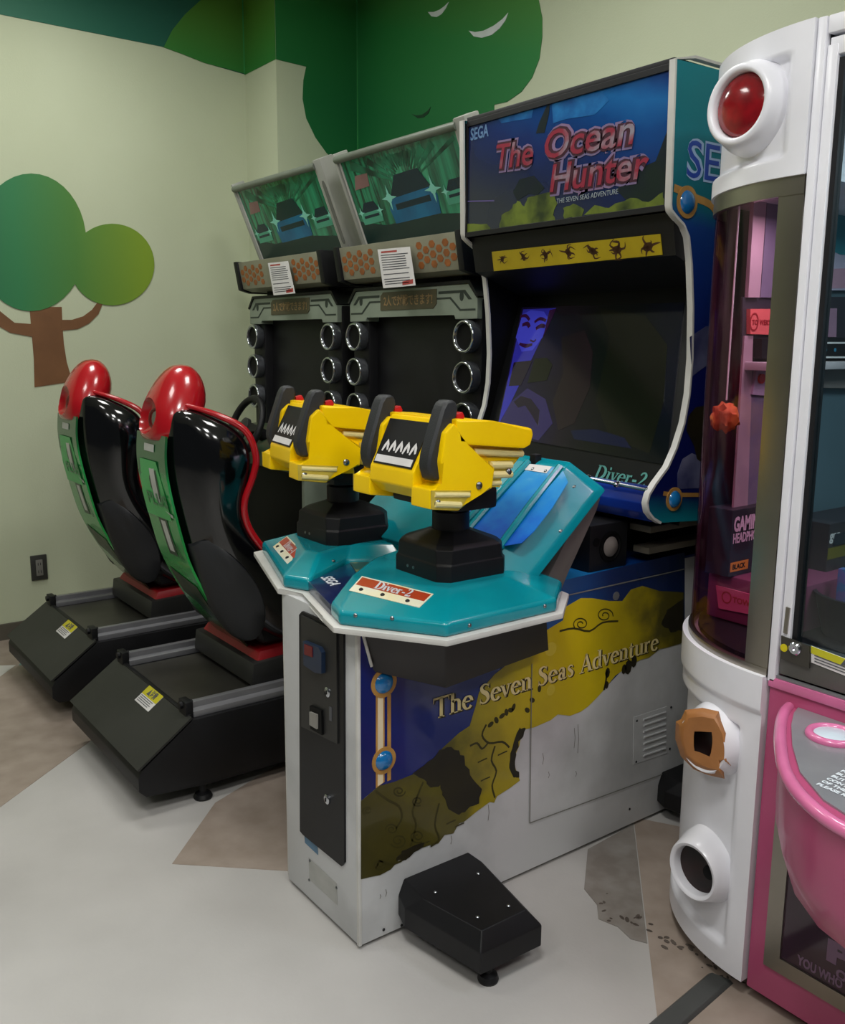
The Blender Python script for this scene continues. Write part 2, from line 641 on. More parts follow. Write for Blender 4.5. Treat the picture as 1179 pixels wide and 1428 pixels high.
TAPE = mat('brown_packing_tape', '#a8713f', 0.45, col2='#9a6536', scale=14, bump=0.3, bscale=25)
SILVER = mat('silver_print', '#9b9aa0', 0.3, metal=0.4)
ORANGE = mat('orange_print', '#a2602e', 0.5, col2='#8a5228', scale=30)
BEIGE = mat('beige_print', '#8d8c78', 0.45, col2='#83816e')
PALE = mat('pale_grey_green_panel', '#8a9485', 0.4, col2='#7f8a7b')
GLASSD = mat('dark_screen_glass', '#2a2c26', 0.12, coat=0.4, col2='#2a2c27', scale=2)

# ------------------------------------------------------------------ room
XL, YC, XC, YB = -4.871, 2.423, -4.518, 2.92


def struct(name, bm, m, smooth=0, ms=None):
    o = obj(name, bm, m, None, smooth, ms=ms)
    o['kind'] = 'structure'
    return o


FLOOR_G = mat('vinyl_floor_light_grey', '#bfbcb9', 0.45, col2='#aeaba8', scale=2.2, lo=0.3, hi=0.7, detail=8, bump=0.1, bscale=90)
FLOOR_B = mat('vinyl_floor_beige', '#a3958a', 0.5, col2='#928478', scale=9, lo=0.35, hi=0.65, detail=8)
FLOOR_W = mat('vinyl_floor_white', '#c9c7c2', 0.45, col2='#bdbbb6')
FLOOR_T = mat('vinyl_floor_teal', '#6d918d', 0.5)
FLOOR_D = mat('worn_floor_patch', '#928d87', 0.7, col2='#7d756e', scale=14, lo=0.35, hi=0.7, detail=8)
bm = NB()
box(bm, XL - 0.1, 3.0, -4.0, YB + 0.1, -0.1, 0)
floor = struct('floor', bm, FLOOR_G)


def floor_patch(pts, m, h=0.0012):
    b = NB()
    prism(b, pts, 'z', 0.0, h)
    return obj('floor_sheet', b, m, floor, 0)


def fz(px, py):
    v = onz(px, py, 0)
    return (v.x, v.y)


# long beige wedge at the left, with a small teal and a white triangle in it
A1, A2 = fz(0, 1126), fz(165, 1005)
dx, dy = A2[0] - A1[0], A2[1] - A1[1]
E1 = (A1[0] - dx * 1.2, A1[1] - dy * 1.2)
E2 = (A1[0] + dx * 2.6, A1[1] + dy * 2.6)
floor_patch([E1, E2, (XL, E2[1]), (XL, E1[1])], FLOOR_B)
floor_patch([fz(26, 928), fz(40, 912), fz(60, 928)], FLOOR_T, 0.002)
floor_patch([fz(-60, 985), fz(0, 944), fz(22, 928), fz(-60, 930)], FLOOR_W, 0.002)
floor_patch([fz(240, 1205), fz(300, 1120), fz(480, 1010), fz(600, 1010), fz(560, 1150), fz(420, 1216)], FLOOR_B)
floor_patch([fz(884, 1140), fz(918, 1428), fz(930, 1560), fz(1300, 1560), fz(1179, 1200)], FLOOR_B)
floor_patch([fz(884, 1150), fz(903, 1316), fz(880, 1310), fz(862, 1293), fz(835, 1282), fz(833, 1262), fz(815, 1240), fz(820, 1185)], FLOOR_D, 0.002)
# dirt spots along the worn patch
SPOT = mat('floor_dirt', '#5f554d', 0.9, col2='#4a413a')
b = NB()
for k in range(46):
    t = random.random()
    px = 835 + 200 * t + random.gauss(0, 10)
    py = 1262 + 100 * t + random.gauss(0, 10)
    if px > 905 and py < 1300:
        py += 10
    c = fz(px, py)
    r = random.uniform(0.0015, 0.006)
    prism(b, disc(c[0], c[1], r * random.uniform(1, 2.4), r, 7, random.random() * 3), 'z', 0.002, 0.0027)
o = obj('dirt_spots', b, SPOT, floor, 0)
o['kind'] = 'stuff'

b = NB(); box(b, XL - 0.12, XL, -4.0, YB + 0.1, 0, CEIL_Z); wall_left = struct('wall_left', b, W_WALL)
b = NB(); box(b, XL - 0.1, 3.0, YB, YB + 0.12, 0, CEIL_Z); wall_back = struct('wall_back', b, W_WALL)
b = NB(); box(b, XL, XC, YC, YB, 0, CEIL_Z); struct('wall_corner_pillar', b, W_WALL)
b = NB(); box(b, XL - 0.1, 3.0, -4.0, YB + 0.1, CEIL_Z, CEIL_Z + 0.1); struct('ceiling', b, mat('ceiling_tile', '#d8d8d2', 0.9))
b = NB(); box(b, XL, XL + 0.012, -4.0, YC, 0, 0.085, 0.003); struct('baseboard_left', b, W_BASE)
b = NB(); box(b, XL, XC + 0.012, YC - 0.012, YC, 0, 0.085, 0.003); struct('baseboard_pillar', b, W_BASE)
b = NB(); box(b, XC, 2.5, YB - 0.012, YB, 0, 0.085, 0.003); struct('baseboard_back', b, W_BASE)
LE = mat('lamp_diffuser', '#ffffff', 0.5, emit='#fffbf0', estr=4.0)
for (x, y, e, nm) in LAMPS:
    t = thing('ceiling_lamp', 'square white ceiling lamp panel ' + nm, 'lamp', (x, y, CEIL_Z - 0.03), 'ceiling lamp panels')
    b = NB(); box(b, x - .3, x + .3, y - .3, y + .3, CEIL_Z - 0.03, CEIL_Z); obj('frame', b, WHITE, t)
    b = NB(); box(b, x - .27, x + .27, y - .27, y + .27, CEIL_Z - 0.036, CEIL_Z - 0.03); obj('diffuser', b, LE, t)

# ------------------------------------------------------------------ wall stickers
GRN_L = ramp_mat('canopy_green_left', (0, 1, 0.6), -1.4, 1.6, [(0, '#0d6a4a'), (0.45, '#0f5748'), (1, '#0c6a40')], 0.6, nscale=1.0, namt=0.08)
GRN_C = ramp_mat('leaf_green_lime_top', (0, 0, 1), 0.0, 0.75, [(0, '#0f6e34'), (0.4, '#257a30'), (1, '#5d8a22')], 0.6, namt=0.03)
GRN_R = ramp_mat('canopy_green_back', (0.35, 0, 1), 0.15, 1.05, [(0, '#0d6a34'), (0.45, '#1e7a35'), (1, '#5a8a2a')], 0.6, namt=0.04)
LINEG = mat('sticker_seam_green', '#3b9a52', 0.6)
BROWN = mat('trunk_brown', '#7a5230', 0.6, col2='#6f4a2a')
FL = Frame((XL, 0, 0), (0, 1, 0), (0, 0, 1))            # left wall, faces +X
FC = Frame((0, YC, 0), (1, 0, 0), (0, 0, 1))            # pillar front, faces -Y
FS = Frame((XC, 0, 0), (0, 1, 0), (0, 0, 1))            # pillar side, faces +X
FB = Frame((0, YB, 0), (1, 0, 0), (0, 0, 1))            # back wall, faces -Y


t = thing('tree_canopy_sticker', 'large dark green canopy wall sticker with a smiling face running round the corner pillar', 'wall sticker', (XC, YC, 2.6))
yb0 = FL.at(0, 21)
yb1 = FL.at(225, 65)
b = NB()
decal(b, FL, [(-1.5, yb0[1]), (yb1[0], yb1[1]), (FL.at(300, 96)[0], FL.at(300, 92)[1]), (YC, FL.at(342, 104)[1]), (YC, CEIL_Z), (-1.5, CEIL_Z)], 0.001, 0.003)
obj('leaf_sheet', b, GRN_L, t, 0)
b = NB()
cpts = [(228, 66), (240, 42), (258, 20), (280, 0), (300, -12), (325, -22), (342, -26), (342, 103), (320, 97), (285, 88), (255, 76)]
decal_px(b, FL, cpts, 0.003, 0.005)
obj('leaf_circle', b, GRN_C, t, 0)
b = NB()
decal(b, FC, [(XL, FC.at(343, 104)[1]), (XC, FC.at(384, 83)[1]), (XC, CEIL_Z), (XL, CEIL_Z)], 0.001, 0.003)
obj('leaf_sheet', b, GRN_C, t, 0)
b = NB()
q0, q1 = FS.at(386, 83), FS.at(427, 93)
sp = [(427, 93), (423, 112), (422, 138), (427, 165), (440, 192), (455, 213), (478, 235), (499, 248)]
decal(b, FS, [(YC, q0[1])] + [FS.at(*p) for p in sp[:1]] + [FS.at(*p) for p in sp[1:]] + [(YB, CEIL_Z), (YC, CEIL_Z)], 0.001, 0.003)
obj('leaf_sheet', b, GRN_R, t, 0)
b = NB()
bp = [(501, 255), (560, 270), (640, 240), (690, 170), (690, 146), (708, 142), (728, 128), (743, 108), (753, 82), (757, 52), (757, 25), (752, 0), (744, -30)]
decal(b, FB, [(XC, FB.at(501, 255)[1])] + [FB.at(*p) for p in bp] + [(FB.at(700, -80)[0], CEIL_Z), (XC, CEIL_Z)], 0.001, 0.003)
obj('leaf_sheet', b, GRN_R, t, 0)
b = NB()
box(b, XC, XC + 0.006, YB - 0.008, YB - 0.002, FB.at(501, 225)[1], CEIL_Z)
box(b, XL + 0.002, XL + 0.006, YC - 0.01, YC - 0.002, FL.at(341, 103)[1], CEIL_Z)
obj('sheet_seam', b, LINEG, t, 0)
FACEW = mat('face_white', '#dfe6e4', 0.5)
FACED = mat('face_dark', '#0b3b20', 0.5)
b = NB()
decal_px(b, FB, [(598, 17), (606, 17), (614, 14), (621, 9), (627, 3), (623, 12), (617, 20), (610, 24), (603, 23)], 0.003, 0.005)
obj('face_mark', b, FACEW, t, 0)
b = NB()
decal_px(b, FB, [(655, 43), (664, 45), (676, 43), (690, 36), (702, 27), (710, 18), (706, 29), (698, 40), (687, 49), (673, 53), (662, 51)], 0.003, 0.005)
obj('face_mark', b, FACEW, t, 0)
b = NB()
decal_px(b, FB, [(575, 159), (582, 161), (590, 160), (597, 155), (602, 149), (599, 158), (592, 164), (584, 165)], 0.003, 0.005)
obj('mouth', b, FACED, t, 0)

t = thing('tree_sticker', 'round two-lobed green tree wall sticker with a brown trunk on the left wall', 'wall sticker', (XL, FL.at(60, 535)[0], FL.at(60, 535)[1]))
GRN_T = ramp_mat('tree_green', (0, 1, 0), -0.35, 0.55, [(0, '#1f6b46'), (0.3, '#2b7a48'), (0.6, '#4a7f34'), (1, '#7d9a24')], 0.6, namt=0.03)


def ring_px(cx, cy, rx, ry, n=40, a0=0, a1=360):
    return [(cx + rx * math.cos(math.radians(a0 + (a1 - a0) * k / n)), cy + ry * math.sin(math.radians(a0 + (a1 - a0) * k / n))) for k in range(n)]


b = NB(); decal_px(b, FL, ring_px(43, 338, 77, 96), 0.003, 0.005); obj('crown', b, GRN_T, t, 0)
b = NB(); decal_px(b, FL, ring_px(156, 369, 59, 57), 0.0032, 0.0052); obj('crown_lobe', b, GRN_T, t, 0)
b = NB(); decal_px(b, FL, [(41, 428), (86, 428), (87, 455), (89, 480), (93, 505), (101, 532), (48, 540), (47, 500), (44, 465)], 0.001, 0.003); obj('trunk', b, BROWN, t, 0)
b = NB()
decal_px(b, FL, [(84, 446), (100, 446), (116, 441), (128, 432), (137, 420), (144, 421), (137, 438), (124, 451), (108, 459), (86, 461)], 0.002, 0.004)
obj('branch', b, BROWN, t, 0)
b = NB()
decal_px(b, FL, [(46, 452), (20, 450), (0, 434), (-20, 420), (-30, 428), (-10, 450), (14, 464), (46, 470)], 0.002, 0.004)
obj('branch', b, BROWN, t, 0)

# wall outlet
c = FL.at(54, 791)
t = thing('wall_outlet', 'dark grey framed wall socket low on the left wall', 'wall socket', (XL, c[0], c[1] - 0.06))
b = NB(); box(b, XL, XL + 0.012, c[0] - 0.04, c[0] + 0.04, c[1] - 0.065, c[1] + 0.065, 0.004); obj('cover_plate', b, mat('outlet_dark', '#3c3c38', 0.4), t)
b = NB(); box(b, XL + 0.012, XL + 0.017, c[0] - 0.017, c[0] + 0.017, c[1] - 0.042, c[1] + 0.042, 0.003); obj('socket_insert', b, mat('outlet_insert', '#807f78', 0.4), t)
b = NB()
for z in (-0.02, 0.02):
    for s in (-1, 1):
        box(b, XL + 0.017, XL + 0.018, c[0] + s * 0.006 - 0.0012, c[0] + s * 0.006 + 0.0012, c[1] + z - 0.007, c[1] + z + 0.007)
obj('pin_slots', b, BLACKD, t)

# grey rubber cable cover on the floor
t = NB()
s0, s1, s2, s3 = fz(905, 1428), fz(988, 1358), fz(1024, 1372), fz(975, 1440)
ex = Vector((s0[0] - s1[0], s0[1] - s1[1], 0))
pl = [Vector((*s1, 0)), Vector((*s2, 0)), Vector((*s2, 0)) + ex * 1.9, Vector((*s1, 0)) + ex * 1.9]
ins = [pl[0] + (pl[1] - pl[0]) * .15, pl[0] + (pl[1] - pl[0]) * .85, pl[3] + (pl[1] - pl[0]) * .85, pl[3] + (pl[1] - pl[0]) * .15]
hexa(t, [p + Vector((0, 0, 0.001)) for p in pl], [p + Vector((0, 0, 0.008)) for p in ins], 0.002)
tag(obj('cable_cover', t, mat('dark_rubber', '#4b4d4c', 0.5)), 'flat dark grey cable cover strip on the floor beside the white column', 'cable cover')

# ================================================================== shooting game machine
OX = -1.755                                   # right side of its pedestal
OH = thing('shooting_game_machine', 'two-player diving shooting game cabinet with yellow guns, teal console and tall blue header', 'arcade machine', (-2.07, 2.0, 0))
PY = 1.126
b = NB(); box(b, -2.124, OX, PY, 2.86, 0.012, 0.845, 0.004); ped = obj('pedestal', b, WHITE2, OH)
b = NB(); box(b, -2.150, -2.139, PY + 0.012, 2.86, 0.012, 0.84, 0.002); obj('side_flange', b, EDGE, OH)
b = NB(); box(b, -2.139, -2.125, PY + 0.02, 2.85, 0.02, 0.84); obj('flange_gap', b, BLACKD, OH)
b = NB(); box(b, OX - 0.009, OX + 0.0015, PY - 0.0025, PY + 0.006, 0.012, 0.83, 0.001); obj('corner_moulding', b, EDGE, ped)
# coin door on the front of the pedestal
FF = Frame((-2.124, PY, 0), (1, 0, 0), (0, 0, 1))
b = NB()
decal_px(b, FF, [(424, 852), (477, 876), (482, 882), (483, 1202), (479, 1207), (425, 1163), (421, 1158), (420, 857)], 0, 0.006)
door = obj('coin_door', b, BLACKM, OH)
b = NB()
decal_px(b, FF, [(425, 857), (474, 880), (475, 1036), (425, 1012)], 0.006, 0.010)
obj('coin_panel', b, GREYD, door)
b = NB(); decal_px(b, FF, [(433, 892), (455, 901), (459, 908), (459, 937), (450, 936), (434, 925)], 0.010, 0.022); obj('coin_slot', b, mat('slot_blue', '#1b2c45', 0.35), door)
b = NB(); decal_px(b, FF, [(436, 896), (447, 900), (447, 914), (436, 910)], 0.022, 0.024); obj('slot_light', b, mat('slot_red', '#6d0f14', 0.3), door)
b = NB(); decal_px(b, FF, [(440, 982), (456, 989), (457, 1023), (441, 1014)], 0.010, 0.017); obj('reject_frame', b, BLACKD, door)
b = NB(); decal_px(b, FF, [(442, 990), (452, 994), (452, 1014), (442, 1008)], 0.017, 0.022); obj('reject_button', b, mat('button_grey', '#8a8882', 0.4), door)
for (x, y) in ((462, 964), (461, 1113)):
    b = NB(); c = FF.at(x, y); lathe(b, FF.p(*c, 0.006), FF.n, [(0.013, 0), (0.013, 0.006), (0.010, 0.008), (0.0, 0.008)], 18)
    lk = obj('lock', b, CHROME, door)
    b = NB(); box(b, FF.p(*c)[0] - 0.0015, FF.p(*c)[0] + 0.0015, PY - 0.0155, PY - 0.0135, c[1] - 0.005, c[1] + 0.005); obj('keyhole', b, BLACKD, door)
b = NB(); decal_px(b, FF, [(465, 984), (468, 985), (468, 1004), (465, 1003)], 0.010, 0.012); obj('door_label', b, INK, door)
b = NB(); decal_px(b, FF, [(425, 1160), (443, 1176), (444, 1192), (426, 1175)], 0.0005, 0.0015); obj('blue_sticker', b, mat('sticker_blue', '#5a7f9b', 0.6), OH)
b = NB(); decal_px(b, FF, [(431, 1196), (470, 1232), (471, 1262), (432, 1226)], 0.0003, 0.001); obj('repair_patch', b, mat('patch_white', '#b4b4b0', 0.6, col2='#a4a4a0', scale=12), OH)
b = NB()
for p in ((433, 1200), (470, 1238), (432, 1227)):
    screw(b, FF.p(*FF.at(*p), 0.001), FF.n, 0.004)
obj('screws', b, SCREWM, OH)

# ---- printed side panel
FA = Frame((OX, PY, 0), (0, 1, 0), (0, 0, 1))
ART_B = ramp_mat('side_print_blue', (0, 1, 0.4), -0.85, 0.6, [(0, '#06123f'), (0.25, '#0a1c66'), (0.5, '#0b2a6e'), (0.62, '#14508e'), (0.8, '#0b2458'), (1, '#081a44')], 0.25, 0.5, namt=0.04)
ART_Y = ramp_mat('side_print_map_yellow', (0, 1, 0.35), -0.80, 0.45, [(0, '#343010'), (0.22, '#4a4416'), (0.30, '#5c5514'), (0.40, '#948510'), (0.55, '#b8a508'), (0.72, '#c4ae04'), (0.88, '#a89608'), (1, '#4a4412')], 0.3, 0.4, nscale=9, namt=0.15)
MAPD = mat('map_dark_print', '#24200f', 0.4, col2='#1a1710', scale=10)
MAPL = mat('map_line_print', '#38330f', 0.4)
b = NB()
decal_px(b, FA, [(503, 875), (955, 770), (955, 880), (900, 900), (820, 985), (745, 1000), (700, 1010), (600, 1100), (503, 1160)], 0.0006, 0.001)
obj('blue_print', b, ART_B, OH, 0)
yl = [(503, 1117), (528, 1096), (550, 1090), (575, 1080), (590, 1073), (618, 1042), (640, 1022), (655, 1012), (663, 985), (668, 965), (690, 940), (718, 918), (752, 885), (760, 880), (785, 865), (789, 846), (810, 834), (826, 834), (850, 838), (868, 838), (880, 822), (896, 817), (920, 824), (940, 825), (953, 826)]
lo_ = [(953, 896), (940, 900), (930, 903), (920, 905), (905, 917), (893, 920), (875, 930), (858, 942), (850, 952), (835, 970), (820, 985), (810, 992), (795, 998), (778, 996), (768, 1004), (745, 1014), (728, 1018), (724, 1040), (716, 1058), (719, 1072), (725, 1088), (712, 1098), (693, 1110), (689, 1119), (683, 1118), (665, 1131), (648, 1145), (640, 1148), (632, 1162), (620, 1164), (611, 1176), (600, 1178), (580, 1185), (566, 1199), (556, 1199), (545, 1212), (530, 1220), (515, 1223), (503, 1226)]
b = NB(); decal_px(b, FA, yl + lo_, 0.001, 0.0016); obj('map_print', b, ART_Y, OH, 0)
b = NB()
decal_px(b, FA, jag([(575, 1078), (590, 1068), (610, 1050), (622, 1042), (640, 1046), (648, 1060), (655, 1080), (672, 1100), (668, 1120), (650, 1130), (640, 1136), (625, 1128), (616, 1108), (614, 1094), (600, 1098), (590, 1086)], 2.2), 0.0016, 0.0019)
decal_px(b, FA, jag([(725, 1014), (733, 1016), (727, 1030), (719, 1048), (718, 1066), (724, 1084), (716, 1084), (710, 1066), (714, 1044)], 2.2), 0.0016, 0.0019)
decal_px(b, FA, jag([(560, 1186), (585, 1176), (600, 1172), (582, 1186), (566, 1198), (552, 1200)], 2.2), 0.0016, 0.0019)
decal_px(b, FA, jag([(694, 905), (712, 893), (708, 915), (700, 925)], 2.2), 0.0016, 0.0019)
decal_px(b, FA, jag([(930, 850), (953, 835), (953, 880), (935, 882), (922, 870)], 2.2), 0.0016, 0.0019)
obj('map_shadow_print', b, MAPD, OH, 0)


def spiral(cx, cy, r, turns=1.6, a0=0.0, sgn=1, sy=0.85):
    n = 18
    return [(cx + sgn * r * (1 - 0.8 * k / n) * math.cos(a0 + turns * 2 * PI * k / n), cy + sy * r * (1 - 0.8 * k / n) * math.sin(a0 + turns * 2 * PI * k / n)) for k in range(n + 1)]


def stroke_px(bm, fr, pts, wpx, h, sub=3):
    q = [fr.at(*p[:2]) for p in pts]
    return ribbon(bm, fr, [(a, c_, wpx * (p[2] if len(p) > 2 else 1)) for (a, c_), p in zip(q, pts)], 0, 0, h, sub)


b = NB()
for s in (spiral(556, 1103, 9), spiral(512, 1130, 7, a0=2), spiral(582, 1117, 8, a0=1), spiral(546, 1156, 9, a0=3), spiral(555, 1172, 12, a0=0.5, sgn=-1), spiral(582, 1166, 11, a0=1), spiral(529, 1205, 9, a0=0.4), spiral(810, 870, 11, a0=2.5), spiral(843, 858, 12, a0=3, sgn=-1)):
    stroke_px(b, FA, s, 0.004, 0.0020)
for s in ([(524, 1103), (540, 1115), (556, 1124), (560, 1140), (552, 1155)], [(590, 1090), (575, 1130), (580, 1150), (572, 1180)], [(612, 1120), (606, 1150), (612, 1170), (600, 1180)], [(560, 1200), (545, 1205), (530, 1200), (524, 1210)],
          [(780, 880), (800, 876), (822, 880), (840, 868), (862, 866)], [(690, 1040), (685, 1060), (692, 1075), (686, 1095), (690, 1112)], [(655, 1040), (665, 1036), (672, 1044), (680, 1036)], [(678, 1010), (672, 1025), (682, 1036), (700, 1034), (710, 1042)]):
    stroke_px(b, FA, s, 0.006, 0.0020)
for (x, y) in ((700, 998), (706, 993), (712, 990), (716, 986), (692, 1004), (684, 1010), (742, 976), (735, 990), (752, 960)):
    decal(b, FA, disc(*FA.at(x, y), 0.007, 0.011, 9, random.random() * 3), 0.0016, 0.0021)
for (x, y) in ((672, 1060), (676, 1086), (700, 1050), (640, 1150), (628, 1146)):
    stroke_px(b, FA, [(x - 6, y + 3), (x, y), (x + 7, y - 3)], 0.004, 0.0021, 1)
obj('map_line_print', b, MAPL, OH, 0)
b = NB()
for k, (x, y, r) in enumerate(((847, 938, 4), (846, 955, 3), (876, 930, 6), (884, 922, 5), (870, 933, 4))):
    decal(b, FA, disc(*FA.at(x, y), r * 0.0026, r * 0.004, 8), 0.0016, 0.0021)
stroke_px(b, FA, [(846, 935), (845, 948), (842, 962)], 0.007, 0.0021, 1)
obj('island_print', b, MAPD, OH, 0)
# pale discs on the map
b = NB()
decal(b, FA, disc(*FA.at(768, 905), 0.022, 0.020, 16), 0.0016, 0.0019)
decal(b, FA, disc(*FA.at(768, 962), 0.016, 0.016, 16), 0.0016, 0.0019)
obj('pale_disc_print', b, mat('map_pale_print', '#cdbb3a', 0.4), OH, 0)
# double gold rule with two orbs
GOLD = mat('gold_print', '#c9974e', 0.35, metal=0.2, col2='#a87a3c', scale=12)
GOLDL = mat('gold_pale_print', '#e4d2b0', 0.35)
ORB = mat('blue_orb', '#1879b8', 0.12, coat=0.7, col2='#0f5f9c')
b = NB()
decal_px(b, FA, [(524, 970), (536, 970), (536, 1090), (524, 1099)], 0.0010, 0.0017)
decal_px(b, FA, [(540, 968), (545, 968), (545, 1087), (540, 1089)], 0.0010, 0.0017)
obj('gold_rule_print', b, GOLD, OH, 0)
b = NB()
decal_px(b, FA, [(526.5, 970), (534, 970), (534, 1091), (526.5, 1096)], 0.0017, 0.0020)
obj('gold_rule_highlight_print', b, GOLDL, OH, 0)


def orb(fr, px, py, r, parent, h=0.0034):
    c = fr.at(px, py)
    b = NB(); decal(b, fr, disc(c[0], c[1], r, r * 1.0), 0.0005, h); o1 = obj('orb_ring', b, GOLD, parent)
    b = NB(); lathe(b, fr.p(c[0], c[1], h), fr.n, [(r * 0.72, 0), (r * 0.66, 0.004), (r * 0.5, 0.009), (r * 0.25, 0.012), (0, 0.013)], 24); obj('orb', b, ORB, parent)


orb(FA, 535, 952, 0.037, OH)
orb(FA, 535, 1060, 0.035, OH)
# lettering
a0, b0 = FA.at(603, 1003)
a1, b1 = FA.at(917, 905)
FT = Frame(FA.p(a0, b0), FA.p(a1, b1) - FA.p(a0, b0), (0, 0, 1))
L = math.hypot(a1 - a0, b1 - b0)
cap = FA.at(601, 975)[1] - b0
wtot = sum(GL[c][0] for c in 'The Seven Seas Adventure')
xs = L / (wtot * cap)
LETD = mat('letter_shadow_print', '#2c2410', 0.5)
LETC = mat('letter_cream_print', '#e3d39c', 0.4, col2='#d6c48a')
b = NB(); serif(b, FT, 'The Seven Seas Adventure', 0, 0, cap, 0.0026, xs, da=0.005, db=-0.003, wt=1.7); obj('title_shadow_print', b, LETD, OH, 0)
b = NB(); serif(b, FT, 'The Seven Seas Adventure', 0, 0, cap, 0.0032, xs, wt=1.4); obj('title_print', b, LETC, OH, 0)
# panel seams, louvre, scuffs
SEAM = mat('seam_grey', '#77776f', 0.6)
b = NB()
for p, q in (((741, 925), (738, 1147)), ((738, 1147), (948, 1070)), ((785, 831), (955, 793))):
    stroke_px(b, FA, [p, q], 0.0035, 0.0036, 1)
obj('panel_seam', b, SEAM, OH, 0)
b = NB()
decal_px(b, FA, [(884, 1000), (930, 985), (930, 1050), (883, 1066)], 0, 0.002)
lv = obj('louvre_plate', b, WHITE2, OH)
for k in range(7):
    y = 1001 + k * 8.4
    A, B_ = FA.at(897, y + 2), FA.at(927, y - 8)
    b = NB(); tube(b, [FA.p(*A, 0.003), FA.p(*B_, 0.003)], 0.0055, 8, sq=0.6); obj('slat', b, WHITE, lv)
b = NB()
for p in ((888, 1005), (936, 986), (887, 1062), (934, 1044), (535, 1296), (878, 1128), (560, 1290)):
    screw(b, FA.p(*FA.at(*p), 0.001), FA.n, 0.004)
obj('screws', b, BLACKM, OH)
SCUFF = mat('scuff_mark', '#85827c', 0.8)
b = NB()
for (x, y, l) in ((801, 1015, 28), (806, 1010, 40), (757, 1050, 16), (765, 1076, 9), (681, 1122, 22), (629, 1165, 12), (803, 1075, 8), (538, 1240, 10), (563, 1268, 14), (530, 1247, 6)):
    stroke_px(b, FA, [(x, y), (x + 1.2, y + l * 0.5), (x - 0.3, y + l)], 0.0022, 0.001, 1)
obj('scuff_marks', b, SCUFF, OH, 0)
b = NB()
decal(b, FA, disc(*FA.at(859, 831), 0.013, 0.013, 16), 0.001, 0.003)
obj('panel_catch', b, mat('catch_grey', '#8f9093', 0.3, metal=0.6), OH)

# ---- blue ledge under the screen housing
LEDGE = ramp_mat('ledge_print_blue', (0, 1, 0), -0.25, 0.35, [(0, '#2c8fc0'), (0.3, '#1b6fb0'), (0.6, '#0d3f86'), (1, '#0a1f5c')], 0.2, 0.6, nscale=6, namt=0.1)
b = NB(); box(b, -2.385, OX - 0.001, 1.66, 2.86, 0.845, 0.853, 0.002); obj('ledge', b, LEDGE, OH)
b = NB(); box(b, -2.385, -2.15, 1.9, 2.86, 0.012, 0.845, 0.003); obj('rear_pedestal', b, WHITE2, OH)
b = NB(); box(b, -2.37, -1.80, 2.46, 2.86, 0.853, 1.0); obj('support', b, BLACKM, OH)
b = NB()
box(b, -1.80, -1.72, 2.12, 2.46, 0.955, 0.975, 0.003)
box(b, -1.80, -1.74, 2.14, 2.46, 0.885, 0.905, 0.003)
obj('bracket', b, mat('bracket_beige', '#6f695c', 0.5), OH)
b = NB(); box(b, -2.2, -1.82, 2.43, 2.46, 0.853, 0.985); obj('cable_box', b, BLACKD, OH)

# ---- console: white rim, teal pods, valley plates
rim = [(-2.61, 1.44), (-2.565, 1.262), (-2.13, 1.115), (-2.05, 1.150), (-1.845, 1.085), (-1.757, 1.060), (-1.527, 1.213), (-1.530, 1.575), (-1.648, 1.715), (-2.1, 1.8), (-2.47, 1.745), (-2.60, 1.62)]
b = NB(); prism(b, rim, 'z', 0.840, 0.855, 0.005); obj('console_rim', b, EDGE, OH)
PR0 = [(-1.836, 1.101), (-1.760, 1.079), (-1.543, 1.223), (-1.547, 1.567), (-1.662, 1.702), (-2.10, 1.75), (-2.10, 1.47), (-1.965, 1.27)]
PR1 = [(-1.915, 1.215), (-1.865, 1.200), (-1.665, 1.330), (-1.665, 1.510), (-1.745, 1.62), (-2.10, 1.69), (-2.10, 1.52), (-2.035, 1.36)]
PL0 = [(-2.052, 1.168), (-2.13, 1.134), (-2.545, 1.282), (-2.592, 1.44), (-2.58, 1.60), (-2.46, 1.725), (-2.10, 1.75), (-2.10, 1.50), (-2.18, 1.36)]
PL1 = [(-2.165, 1.265), (-2.22, 1.250), (-2.44, 1.340), (-2.47, 1.44), (-2.46, 1.56), (-2.40, 1.64), (-2.10, 1.69), (-2.12, 1.56), (-2.215, 1.40)]
for nm, P0, P1 in (('console_pod', PR0, PR1), ('console_pod', PL0, PL1)):
    b = NB()
    vr = layers(b, [[(x, y, 0.855) for x, y in P0], [(x, y, 0.888) for x, y in P0], [(x, y, 0.926) for x, y in P1]])
    bmesh.ops.recalc_face_normals(b, faces=b.faces)
    bevel_new(b, list(b.faces), 0.009, 3)
    harden(obj(nm, b, TEAL, OH, 50))
b = NB(); prism(b, [(-2.055, 1.166), (-1.838, 1.103), (-1.955, 1.275), (-2.175, 1.37)], 'z', 0.85, 0.882, 0.003); obj('navy_plate', b, NAVY, OH)
MAPP = ramp_mat('map_plate_print', (1, 0.3, 0), -0.2, 0.2, [(0, '#3f4a33'), (0.3, '#9a9550'), (0.5, '#3b3f35'), (0.7, '#a89f55'), (1, '#53604a')], 0.3, 0.4, nscale=22, namt=0.9)
b = NB(); prism(b, [(-2.175, 1.37), (-1.955, 1.275), (-2.07, 1.44), (-2.12, 1.53)], 'z', 0.85, 0.883); obj('map_plate', b, MAPP, OH, 0)
NVF = Frame((-2.0, 1.2, 0.882), (0.94, -0.34, 0), (0.3, 0.95, 0))
NVF.u = Vector((0.97, -0.24, 0)); NVF.n = Vector((0, 0, 1)); NVF.v = Vector((0.24, 0.97, 0))
TXW = mat('text_white', '#d2d6de', 0.5)
c = NVF.at(452, 806)
b = text_bm('SEGA', 0.045, NVF, c[0] - .006, c[1] - 0.008, 0.001, 0.0003, 0.0008, fit=0.092); obj('maker_name_print', b, TXW, OH, 0)
